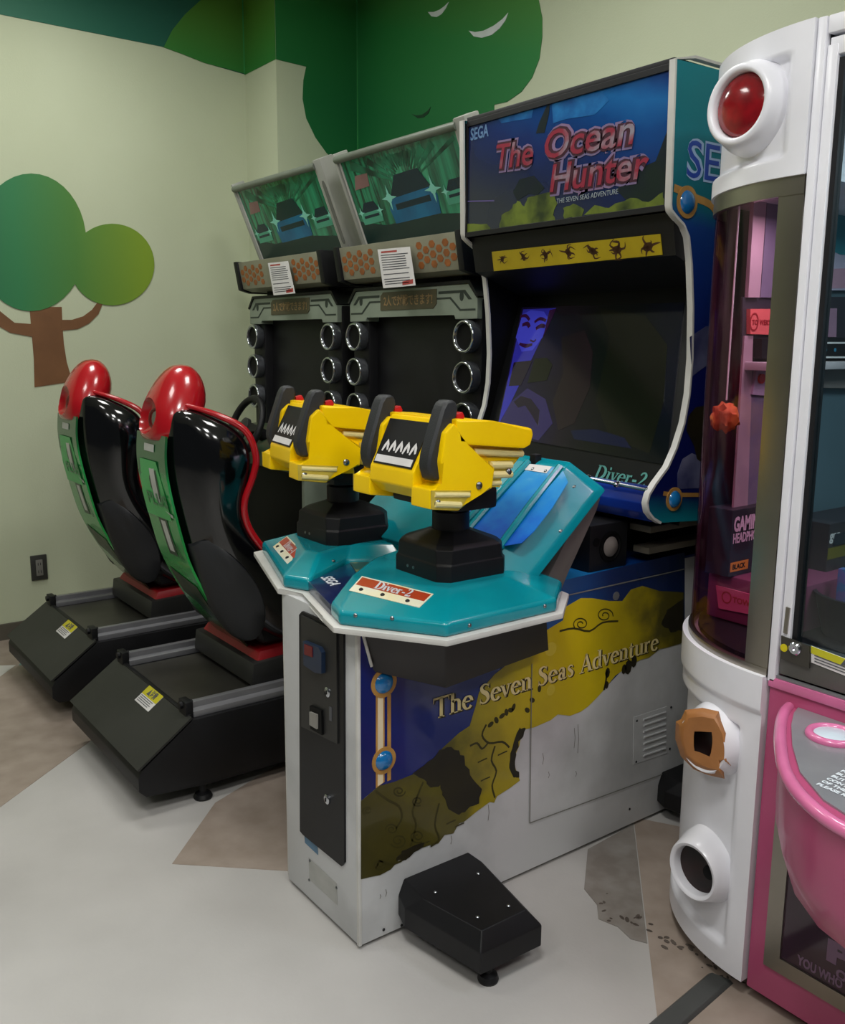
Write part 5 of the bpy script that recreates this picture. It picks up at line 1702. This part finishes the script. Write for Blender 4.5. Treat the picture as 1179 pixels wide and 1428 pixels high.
def shell(z0, z1, feats, rec, nz=70, nt_=70, lip=None):
    """quarter-round moulded cover; feats = (theta, z, radius_of_opening, ring_height, depth)"""
    T0, T1 = PI * 0.985, PI * 1.5

    def rad(th, z):
        r = CRR
        if rec:
            ta, tb, za, zb = rec
            m_ = sstep(th, ta, ta + .045) * (1 - sstep(th, tb - .045, tb)) * sstep(z, za, za + .014) * (1 - sstep(z, zb - .014, zb))
            r -= 0.016 * m_
        if lip:
            r += 0.007 * sstep(z, lip[0], lip[0] + .01) * (1 - sstep(z, lip[1] - .01, lip[1]))
        for (tf, zf, ro, hgt, dep) in feats:
            dd = math.hypot((th - tf) * CRR, z - zf)
            if dd < ro * 1.6:
                r += hgt * (1 - sstep(dd, ro * 1.15, ro * 1.55))
            if dd < ro:
                r -= (dep + hgt) * (1 - sstep(dd, ro * .93, ro))
        return r
    b = NB()
    G = [[b.verts.new(cyl(T0 + (T1 - T0) * i / nt_, z0 + (z1 - z0) * j / nz, rad(T0 + (T1 - T0) * i / nt_, z0 + (z1 - z0) * j / nz))) for j in range(nz + 1)] for i in range(nt_ + 1)]
    # straight flank running back
    for i in range(nt_):
        for j in range(nz):
            b.faces.new((G[i][j], G[i + 1][j], G[i + 1][j + 1], G[i][j + 1]))
    bk0, bk1 = b.verts.new((CC.x - EA, 2.60, z0)), b.verts.new((CC.x - EA, 2.60, z1))
    rt0, rt1 = b.verts.new((CC.x, 2.60, z0)), b.verts.new((CC.x, 2.60, z1))
    b.faces.new([bk0] + [G[0][j] for j in range(nz + 1)] + [bk1])
    b.faces.new([rt0] + [G[nt_][j] for j in range(nz + 1)] + [rt1])
    b.faces.new((bk0, rt0, rt1, bk1))
    b.faces.new([G[i][0] for i in range(nt_ + 1)] + [rt0, bk0])
    b.faces.new([G[i][nz] for i in range(nt_ + 1)] + [rt1, bk1])
    return b, rad


_, thL = on_cyl(1033, 145)
zL = on_cyl(1033, 145)[0].z
b, radU = shell(1.832, 2.118, [], (PI * 1.02, PI * 1.463, 1.868, 2.07), nz=60)
cap = obj('column_cap', b, PLAST, CR, 60)
LAX = Vector((-.06, -1, .0)).normalized()


def boss(c, ro, ri, back=.10):
    b = NB()
    lathe(b, c, LAX, [(ro + .022, -back), (ro + .016, -.045), (ro + .004, -.012), (ro, .002), ((ro + ri) / 2 + .002, .008), (ri + .002, .006), (ri, 0), (ri, -.02), (0, -.02)], 44)
    return b


cL = ony(1031, 146, 1.735)
b = boss(cL, .080, .064); obj('lamp_housing', b, PLAST, cap, 60)
b = NB()
lathe(b, cL, LAX, [(.0635, -.018), (.060, -.008), (.045, -.001), (.025, .003), (0, .004)], 36)
obj('red_lamp', b, mat('lamp_red_lens', '#8a0f18', 0.15, coat=0.6, col2='#5c0a12', scale=22, emit='#5a0508', estr=0.25), cap)
# lower cover
pA, thA = on_cyl(982, 1036)
pB, thB = on_cyl(969, 1214)
b, radL = shell(0.045, 0.790, [], (PI * 1.05, PI * 1.46, .100, .66), nz=110, nt_=80, lip=(.70, .80))
lowc = obj('column_base', b, PLAST, CR, 60)
HOLE = mat('hole_dark_red', '#2a0c0a', 0.5, col2='#0c0605', scale=9)
cB = ony(968, 1214, 1.728)
cA = ony(982, 1036, 1.728)
for c_, ro, ri in ((cB, .072, .058), (cA, .070, .058)):
    b = boss(c_, ro, ri); bz = obj('round_opening', b, PLAST, lowc, 60)
    b = NB(); lathe(b, c_ - LAX * .0195, LAX, [(ri - .0005, 0), (ri - .001, .001), (0, .0012)], 36); obj('opening_interior', b, HOLE, bz)
b = NB(); lathe(b, cB - LAX * .019 + Vector((.030, 0, .004)), LAX, [(.018, 0), (.016, .006), (0, .007)], 16); obj('hole_fitting', b, BLACKD, lowc)
outer = [(956, 990), (980, 987), (1003, 992), (1006, 1004), (1016, 1022), (1020, 1045), (1020, 1068), (1009, 1067), (1011, 1086), (988, 1081), (968, 1073), (950, 1055), (942, 1030), (943, 1006), (950, 1003)]
inner = [(969, 1020), (977, 1020), (985, 1020.5), (993, 1021), (994, 1028), (994, 1036), (993, 1044), (992, 1050), (990, 1055), (983, 1052), (976, 1049), (969, 1047), (968, 1040), (968, 1032), (968, 1026)]
best = min(range(15), key=lambda sh: sum((outer[i][0] - inner[(i + sh) % 15][0]) ** 2 + (outer[i][1] - inner[(i + sh) % 15][1]) ** 2 for i in range(15)))
inner = inner[best:] + inner[:best]
b = NB()
vr = []
for k in range(9):
    ring = []
    for i in range(15):
        px = inner[i][0] + (outer[i][0] - inner[i][0]) * k / 8
        py = inner[i][1] + (outer[i][1] - inner[i][1]) * k / 8
        p = ony(px, py, 1.716)
        back = .022 * max(0, (k - 5) / 3) ** 1.5 + .0008 * math.sin(i * 2.3 + k * 1.7)
        ring.append(b.verts.new(ony(px, py, 1.716 + back)))
    vr.append(ring)
for k in range(8):
    for i in range(15):
        j = (i + 1) % 15
        b.faces.new((vr[k][i], vr[k][j], vr[k + 1][j], vr[k + 1][i]))
tp_ = obj('brown_tape', b, TAPE, lowc, 25)
# tinted tube, steel bands and plates
TUBE = tinted_clear('tinted_purple_acrylic', '#f0d8e4', 0.08, 0.05, '#c8b0bc')
b = NB()
T0, T1 = PI * 0.99, PI * 1.455
n_ = 40
layers(b, [[cyl(T0 + (T1 - T0) * i / n_, z, CRR - .012) for i in range(n_ + 1)] + [cyl(T1 + (T0 - T1) * i / n_, z, CRR - .016) for i in range(n_ + 1)] for z in (.785, 1.80)])
obj('tinted_tube', b, TUBE, CR, 60)
for z0, z1, nm in ((1.796, 1.834, 'steel_band'), (.786, .806, 'steel_band')):
    b = NB()
    T1_ = PI * 1.5
    layers(b, [[cyl(T0 + (T1_ - T0) * i / n_, z, CRR - .006) for i in range(n_ + 1)] + [cyl(T1_ + (T0 - T1_) * i / n_, z, CRR - .02) for i in range(n_ + 1)] for z in (z0, z1)])
    obj(nm, b, STEEL, CR, 60)
b = NB()
layers(b, [[cyl(PI * 1.452 + (PI * .048) * i / 12, z, CRR - .008) for i in range(13)] + [cyl(PI * 1.5 - (PI * .048) * i / 12, z, CRR - .016) for i in range(13)] for z in (.80, 1.80)])
obj('steel_plate', b, STEEL, CR, 60)
# white post and window frame
b = NB(); box(b, -1.084, -1.066, CYF - .006, CYF + .05, .78, 2.118, .003); obj('corner_post', b, PLAST, CR)
b = NB(); box(b, -1.064, -1.042, CYF, CYF + .04, .86, 2.065, .003); obj('door_frame', b, PLAST, CR)
b = NB(); box(b, -1.0655, -1.0635, CYF + .01, CYF + .04, .80, 2.10); box(b, -1.042, -1.031, CYF + .008, CYF + .03, .86, 2.04); obj('door_seal', b, BLACKM, CR)
b = NB(); box(b, -1.064, -.12, CYF - .004, 2.60, 2.085, 2.118, .004); obj('top_rail', b, PLAST, CR)
b = NB(); box(b, -1.060, -.12, CYF + .002, CYF + .04, 2.045, 2.078, .003); obj('door_head', b, PLAST, CR)
b = NB(); box(b, -1.031, -.12, CYF + .016, CYF + .022, .86, 2.045); obj('window_glass', b, tinted_clear('window_glass_clear', '#e4eef0', 0.15, 0.02), CR)
b = NB(); box(b, -.16, -.12, CYF, CYF + .04, .80, 2.10, .003); obj('door_frame', b, PLAST, CR)
b = NB(); box(b, -1.064, -.12, CYF + .004, CYF + .05, .800, .868, .003); sill = obj('door_sill', b, mat('sill_aluminium', '#6f6e6a', 0.4, metal=0.6), CR)
FCr = Frame((-1.08, CYF, 0), (1, 0, 0), (0, 0, 1))
b = NB(); decal_px(b, FCr, [(1091, 886), (1130, 901), (1130, 932), (1090, 918)], -.002, .003); lk = obj('lock_plate', b, mat('plate_steel_dark', '#57544e', 0.35, metal=0.7), CR)
b = NB(); lathe(b, FCr.p(*FCr.at(1111, 904), .003), FCr.n, [(.014, 0), (.014, .004), (.011, .007), (.004, .007), (.0, .003)], 22); obj('lock', b, CHROME, lk)
b = NB(); decal(b, FCr, disc(*FCr.at(1095, 903), .0085, .0085, 20), .003, .004); obj('yellow_dot_sticker', b, mat('dot_yellow', '#d6c812', 0.5), lk)
b = NB(); decal_px(b, FCr, [(1131, 901), (1230, 938), (1230, 963), (1131, 924)], -.0035, -.002); cl = obj('caution_label', b, PAPER, CR)
b = NB(); decal_px(b, FCr, [(1131, 901), (1230, 938), (1230, 950), (1131, 911)], -.002, -.0012); obj('caution_label_band', b, mat('caution_yellow', '#c4c024', 0.5), cl)
a, c_ = FCr.at(1172, 927)
b = text_bm('▲注意', .017, FCr, a, c_, -.0008, .0001)
for k in range(3):
    a0, b0 = FCr.at(1136, 914 + 4 * k); a1, b1 = FCr.at(1220, 946 + 4 * k)
    ribbon(b, FCr, [(a0, b0, .0022), (a1, b1, .0022)], 0, 0, -.0008, 1)
obj('caution_text', b, INK, cl, 0)
b = NB(); decal_px(b, FCr, [(1098, 846), (1103, 848), (1099, 884), (1094, 882)], -.001, .004); obj('latch', b, STEEL, CR)
# pink body
b = NB(); box(b, -1.080, -.10, CYF, 2.60, .035, .780, .003); pk = obj('pink_body', b, PINK, CR)
b = NB(); box(b, -1.082, -.10, CYF - .006, CYF + .01, .768, .790, .004); obj('pink_ledge', b, PINKR, CR)
b = NB(); box(b, -1.075, -.10, CYF - .002, CYF + .006, .790, .797, .001); obj('ledge_gasket', b, ALU, CR)
# prize opening
q = [(1088, 1185), (1088, 1345)]
x0 = -1.038; x1 = -.30; z0 = .118; z1 = .50
b = NB()
box(b, x0, x0 + .038, CYF - .007, CYF + .006, z0 + .036, z1 - .03)
box(b, x1 - .038, x1, CYF - .007, CYF + .006, z0 + .036, z1 - .03)
box(b, x0, x1, CYF - .007, CYF + .006, z0, z0 + .036)
box(b, x0, x1, CYF - .007, CYF + .006, z1 - .03, z1)
pf_ = obj('prize_door_frame', b, STEEL, CR)
b = NB(); box(b, x0 + .036, x1 - .036, CYF - .002, CYF + .002, z0 + .034, z1 - .028); pd = obj('prize_door', b, mat('purple_smoked_acrylic', '#33182c', 0.1, coat=0.5, col2='#2c1426', scale=3), CR)
LIL = mat('lilac_lettering', '#7a5f78', 0.5)
f_ = Frame((-1.08, CYF - .002, 0), (1, 0, 0), (0, 0, 1))
a, c_ = f_.at(1153, 1336)
b = text_bm('PRIZE', .065, f_, a, c_, .0006, .0002, .004, fit=.26); obj('prize_lettering', b, LIL, pd, 0)
a, c_ = f_.at(1112, 1341)
b = text_bm('YOU WHO GOT', .030, f_, a, c_ - .003, .0006, .0002, .0012, fit=.155); obj('prize_lettering', b, LIL, pd, 0)
a, c_ = f_.at(1166, 1362)
b = text_bm('OUT', .030, f_, a, c_, .0006, .0002, .0014); obj('prize_lettering', b, LIL, pd, 0)
# control console: D-shaped bump
xm = -.58
half = [(-1.030, 1.757), (-1.018, 1.72), (-.985, 1.655), (-.925, 1.560), (-.850, 1.462), (-.765, 1.395), (-.67, 1.362)]
TOPC = half + [(2 * xm - x, y) for x, y in half[::-1]]
b = NB()
def ringc(z, k, dy=0):
    return [(xm + (x - xm) * k, CYF + (y - CYF) * (k + dy) if y < CYF - .002 else CYF - .001, z) for x, y in TOPC]
layers(b, [ringc(.43, .84, -.22), ringc(.49, .96, -.10), ringc(.58, 1.0, -.02), ringc(.715, 1.0), ringc(.738, .985)])
cs_ = harden(obj('control_console', b, PINK, CR, 50))
b = NB()
tp2 = catmull([(x, y, .735) for x, y in TOPC], 4)
tube(b, tp2, .0125, 10); obj('console_rim', b, PINKR, cs_, 60)
b = NB()
prism(b, [(xm + (x - xm) * .955, CYF + (y - CYF) * .93) for x, y in TOPC], 'z', .735, .742); obj('console_top', b, SILVER, cs_)
c3 = onz(1162, 1026, .745)
b = NB(); torus(b, c3, (0, 0, 1), .043, .009, 32, 10); obj('button_ring', b, PINKR, cs_, 60)
b = NB(); lathe(b, c3 + Vector((0, 0, -.004)), (0, 0, 1), [(.040, 0), (.040, .006), (.03, .010), (0, .012)], 30); obj('button', b, mat('button_pale_blue', '#c9d3de', 0.25, coat=0.5), cs_)
b = NB()
o0, o1 = onz(1138, 1094, .7425), onz(1180, 1112, .7425)
fu = Frame(o0, (o1 - o0).normalized(), Vector((0, 0, 1)).cross((o1 - o0).normalized()))
fu.v = Vector((0, 0, 1)).cross(fu.u).normalized(); fu.n = Vector((0, 0, 1))
for k, s_ in enumerate(('PLEASE READ', 'OF THE GAME', 'CONTROLLER', 'BUTTON ONCE', 'BUTTON', 'PUSH', 'HOLD')):
    merge(b, text_bm(s_, .0135, fu, -.001 * k, .0003 + .0165 * k, .0006, .0001, .0006))
obj('instruction_print', b, mat('print_pale', '#dfe4ea', 0.5), cs_, 0)
# cabin interior
INT = mat('interior_blue_grey', '#5d7680', 0.5, col2='#566d76', scale=1.5)
b = NB(); box(b, -1.40, -1.375, 2.08, 2.60, .80, 2.09); obj('inner_side_wall', b, INT, CR)
b = NB(); box(b, -1.462, -1.452, 1.99, 2.60, .80, 1.83); obj('column_liner', b, mat('liner_mauve', '#6a525c', 0.5, col2='#55424c', scale=3), CR)
b = NB(); box(b, -1.40, -.12, 2.585, 2.60, .80, 2.09); obj('inner_back_wall', b, INT, CR)
b = NB(); prism(b, [(cyl(PI + PI * .5 * i / 10, 0, CRR - .03).x, cyl(PI + PI * .5 * i / 10, 0, CRR - .03).y) for i in range(11)] + [(-.12, 1.80), (-.12, 2.585), (-1.40, 2.585)], 'z', .80, .812); obj('cabin_floor', b, BLACKM, CR)
b = NB(); box(b, -1.37, -.12, 2.0, 2.585, 2.04, 2.085); obj('cabin_roof', b, mat('cabin_roof_grey', '#6b6966', 0.5), CR)
b = NB(); box(b, -.13, -.12, 1.80, 2.60, .80, 2.085); obj('inner_side_wall', b, INT, CR)
b = NB(); box(b, -1.02, -.25, 1.86, 1.90, 2.015, 2.04, .004); obj('cabin_lamp', b, mat('added_cabin_glow', '#ffffff', .5, emit='#eef6ff', estr=1.2), CR)  # unseen glowing strip, added under the roof to go with the fill light
for nm_l, lc, sx_, sy_l, en in (('cabin_fill_light', (-.48, 2.05, 2.005), .5, .25, 9.0), ('column_fill_light', (-1.2, 1.98, 1.80), .12, .12, 1.6)):  # unseen lights added to brighten the cabin and the contents of the tube
    ld = bpy.data.lights.new(nm_l, 'AREA'); ld.shape = 'RECTANGLE'; ld.size = sx_; ld.size_y = sy_l; ld.energy = en; ld.color = (.92, .97, 1)
    lo_ = bpy.data.objects.new(nm_l, ld); COL.objects.link(lo_); lo_.location = lc
XW = -1.36
FW = Frame((XW, 2.0, 0), (0, 1, 0), (0, 0, 1))


def wallbox(q, m_, nm, h0=0.0, h1=.01, parent=CR, fr=FW):
    b = NB(); decal_px(b, fr, q, h0, h1)
    return obj(nm, b, m_, parent, 0)


PKW = mat('pink_white_post', '#a08890', 0.5)
wallbox([(1048, 262), (1066, 262), (1055, 415), (1039, 415)], PKW, 'inner_post')
wallbox([(1069, 262), (1096, 262), (1088, 415), (1058, 415)], mat('violet_grey_post', '#6c6478', 0.5), 'inner_post', 0, .006)
wallbox([(1036, 414), (1240, 414), (1240, 508), (1034, 508)], mat('inner_dark_band', '#2c2a32', 0.5), 'inner_shelf_back', -.004, .001)
sg = wallbox([(1041, 431), (1086, 431), (1085, 467), (1041, 466)], mat('sign_salmon', '#c8605c', 0.4, emit='#b04a44', estr=.12), 'inner_sign', .001, .012)
f_ = Frame((XW + .012, 2.0, 0), (0, 1, 0), (0, 0, 1))
a, c_ = f_.at(1052, 449)
b = NB(); R0 = disc(a, c_, .016, .020, 24)
ribbon(b, f_, [(*p, .004) for p in R0 + R0[:1]], 0, 0, .001, 1)
merge(b, text_bm('TO', .016, f_, a - .008, c_ - .006, .001, .0001, .0006)); merge(b, text_bm('WER\'S', .017, f_, a + .022, c_ - .006, .001, .0001, .0006))
obj('sign_lettering', b, mat('sign_red', '#8c1c22', 0.4), sg, 0)
wallbox([(1133, 430), (1166, 430), (1165, 470), (1131, 470)], mat('dull_pink_card', '#a07a90', 0.5), 'pink_card', .001, .004)
wallbox([(1036, 468), (1048, 468), (1040, 720), (1020, 720)], PKW, 'inner_post', 0, .006)
wallbox([(1046, 510), (1078, 510), (1062, 720), (1036, 720)], mat('violet_grey_post', '', 0.5), 'inner_post', -.002, .003)
dv = wallbox([(1048, 472), (1240, 470), (1240, 500), (1048, 500)], BLACKM, 'control_unit', .001, .03)
f3 = Frame((XW + .03, 2.0, 0), (0, 1, 0), (0, 0, 1))
b = NB()
for y in (477, 497):
    decal_px(b, f3, [(1138, y), (1230, y), (1230, y + 2.4), (1137, y + 2.4)], .0002, .001)
obj('unit_lines', b, PAPER, dv, 0)
b = NB()
for k, x in enumerate((1139, 1152, 1165)):
    decal(b, f3, disc(*f3.at(x, 488), .005, .005, 12), .0002, .001)
obj('unit_lights', b, mat('unit_teal', '#2a6f8a', 0.3, emit='#2a6f8a', estr=.3), dv, 0)
b = NB(); q0 = FW.at(1036, 507); q1 = FW.at(1240, 512); box(b, XW, XW + .07, 2.0 + q0[0], 2.575, q1[1] - .0, q1[1] + .02, .003); obj('inner_shelf', b, mat('inner_shelf_white', '#b7b0b2', 0.4), CR)
rc_ = wallbox([(1050, 516), (1076, 515), (1070, 552), (1044, 550)], mat('violet_card', '#a593a8', 0.5), 'button_card', .003, .012)
b = NB(); f4 = Frame((XW + .012, 2.0, 0), (0, 1, 0), (0, 0, 1)); decal(b, f4, disc(*f4.at(1061, 528), .012, .012, 18), .0002, .006); obj('red_button', b, REDT, rc_)
wallbox([(1110, 514), (1240, 514), (1240, 542), (1108, 540)], mat('inner_beige', '#877d78', 0.5), 'inner_rail', 0, .012)
ps = wallbox([(1120, 266), (1240, 262), (1240, 405), (1112, 405)], mat('poster_pale', '#b9b3c4', 0.5, col2='#a9a2b8', scale=5), 'poster', 0, .004)
f5 = Frame((XW + .004, 2.0, 0), (0, 1, 0), (0, 0, 1))
b = NB(); decal_px(b, f5, [(1140, 315), (1160, 300), (1240, 300), (1240, 360), (1172, 355), (1150, 345)], .0002, .0008); obj('poster_teal_patch', b, mat('poster_teal', '#2c8592', 0.5), ps, 0)
b = NB(); decal_px(b, f5, [(1130, 380), (1155, 375), (1240, 372), (1240, 402), (1150, 402)], .0002, .0008); obj('poster_rose_patch', b, mat('poster_rose', '#b48b9c', 0.5), ps, 0)
b = NB(); decal_px(b, f5, [(1161, 284), (1240, 280), (1240, 287), (1160, 290)], .0002, .0008); obj('poster_line', b, mat('poster_ink', '#3a4258', 0.5), ps, 0)
wallbox([(1118, 108), (1240, 100), (1240, 136), (1160, 150), (1140, 142), (1120, 140)], mat('gantry_grey', '#3e4448', 0.5), 'gantry_arm', .0, .05)
b = NB()
for (x, y) in ((1167, 92), (1150, 88)):
    screw(b, FW.p(*FW.at(x, y), .001), FW.n, .008)
obj('roof_bolts', b, SCREWM, CR)
FPl = Frame((-1.40, 1.964, 0), (1, 0, 0), (0, 0, 1))
wallbox([(1000, 816), (1062, 832), (1060, 859), (1004, 848)], mat('pink_sign_card', '#c95f80', 0.5), 'pink_sign', .0, .004, fr=FPl)
f_ = Frame((-1.40, 1.960, 0), (1, 0, 0), (0, 0, 1))
a, c_ = f_.at(1014, 833)
b = NB(); R0 = disc(a, c_, .013, .014, 20); ribbon(b, f_, [(*p, .0035) for p in R0 + R0[:1]], 0, 0, .001, 1); merge(b, text_bm('TOWER\'S', .020, f_, a + .018, c_ - .008, .001, .0001, .0006)); obj('pink_sign_lettering', b, INKR, CR, 0)
b = NB(); box(b, -1.405, -1.17, 1.965, 2.30, .812, .93, .01); obj('display_plinth', b, mat('plinth_pink', '#7a3a58', 0.4), CR)

# prizes
def carton(name, label, x0, x1, y0, y1, z0, z1, m_, grp=None):
    t_ = thing(name, label, 'box', ((x0 + x1) / 2, (y0 + y1) / 2, z0), grp)
    b = NB(); box(b, x0, x1, y0, y1, z0, z1, .002); obj('carton', b, m_, t_, 0)
    return t_


CART = mat('carton_charcoal', '#2c2a30', 0.45)
g0 = onx(1018, 782, -1.33)
g1 = onx(1062, 722, -1.33)
hbz0 = .931
t_ = carton('headphone_box', 'charcoal carton lettered GAMING HEADPHONE seen through the tinted column', -1.40, -1.33, g0.y, g1.y + .02, hbz0, 1.10, CART)
fg = Frame((-1.33, g0.y, hbz0), (0, 1, 0), (0, 0, 1))
w_ = g1.y + .02 - g0.y
LET = mat('carton_pale_lettering', '#d3b9c6', 0.5)
b = text_bm('GAMING', .05, fg, .008, .115, .0005, .0002, .002, fit=w_ * .88); obj('lettering', b, LET, t_, 0)
b = text_bm('HEADPHONE', .034, fg, .008, .085, .0005, .0002, .001, fit=w_ * .88); obj('lettering', b, LET, t_, 0)
b = NB(); decal(b, fg, [(.004, .012), (w_ * .55, .012), (w_ * .55, .036), (.004, .036)], .0004, .0012); obj('black_tag', b, mat('tag_orange', '#d08a2a', 0.5), t_, 0)
b = text_bm('BLACK', .018, fg, .012, .018, .0016, .0001, .0006, fit=w_ * .38); obj('tag_lettering', b, BLACKD, t_, 0)
g2 = onx(1112, 760, -1.22)
t_ = carton('black_prize_box', 'wide black prize carton with small white lettering behind the front window', -1.34, -1.22, 2.20, 2.50, .812, 1.055, CART)
fg = Frame((-1.22, 2.2, .812), (0, 1, 0), (0, 0, 1))
a, c_ = fg.at(1114, 719)
b = text_bm('ger', .035, fg, max(a, .004), c_ if 0 < c_ < .22 else .20, .0006, .0002, .001); obj('lettering', b, PAPER, t_, 0)
b = NB(); decal(b, fg, [(0, .15), (.3, .15), (.3, .18), (0, .18)], .0003, .001); obj('yellow_stripe', b, mat('stripe_olive', '#6b6414', 0.5), t_, 0)
b = NB()
for k in range(3):
    decal(b, fg, [(.02 + .1 * k, .185), (.09 + .1 * k, .185), (.085 + .1 * k, .215), (.025 + .1 * k, .215)], .0003, .004)
obj('lens_marks', b, mat('lens_navy', '#12202e', 0.15), t_)
# black bin with bits in it
bx, by = -1.07, 2.14
t_ = thing('prize_bin', 'round black bin of small prizes just behind the front window', 'bin', (bx, by, .812))
b = NB(); lathe(b, (bx, by, .812), (0, 0, 1), [(.10, 0), (.125, .10), (.13, .105), (.12, .105), (.095, .01), (0, .008)], 30); obj('bin_body', b, mat('bin_blue_black', '#16181f', 0.3), t_)
for k, (dx, dy, hgt, m_, lab) in enumerate(((-.05, -.02, .14, mat('tin_violet', '#6a5a9a', 0.4, col2='#3a6aa0', scale=30, lo=.48, hi=.52), 'slim violet and blue striped prize tube standing in the black bin'), (.02, .02, .10, mat('packet_white', '#a8a8ac', 0.5), 'pale grey prize packet lying in the black bin'), (.05, -.05, .12, mat('packet_green', '#5a6c3a', 0.5), 'dull green prize packet leaning in the black bin'))):
    b = NB(); box(b, bx + dx - .02, bx + dx + .02, by + dy - .012, by + dy + .012, .83, .83 + hgt, .004)
    tag(obj('prize_packet', b, m_), lab, 'prize')
b = NB()
bmesh.ops.create_icosphere(b, subdivisions=3, radius=.032)
for v in b.verts:
    n = v.co.normalized()
    v.co = v.co * (1 + .25 * math.sin(n.x * 7) * math.cos(n.y * 9 + n.z * 5)) + Vector(onx(1012, 582, -1.31))
sh_ = onx(1012, 582, -1.31)
tag(obj('orange_plush', b, mat('plush_orange', '#c8622a', 0.8, col2='#a8481c', scale=30, bump=.6, bscale=60), None, 60), 'small orange plush prize hung inside the tinted column', 'plush toy')
b = NB(); tube(b, [sh_ + Vector((0, 0, .04)), Vector((sh_.x, sh_.y, 1.84))], .002, 6); tag(obj('hanging_cord', b, PAPER), 'thin cord holding the orange plush in the tinted column', 'cord')
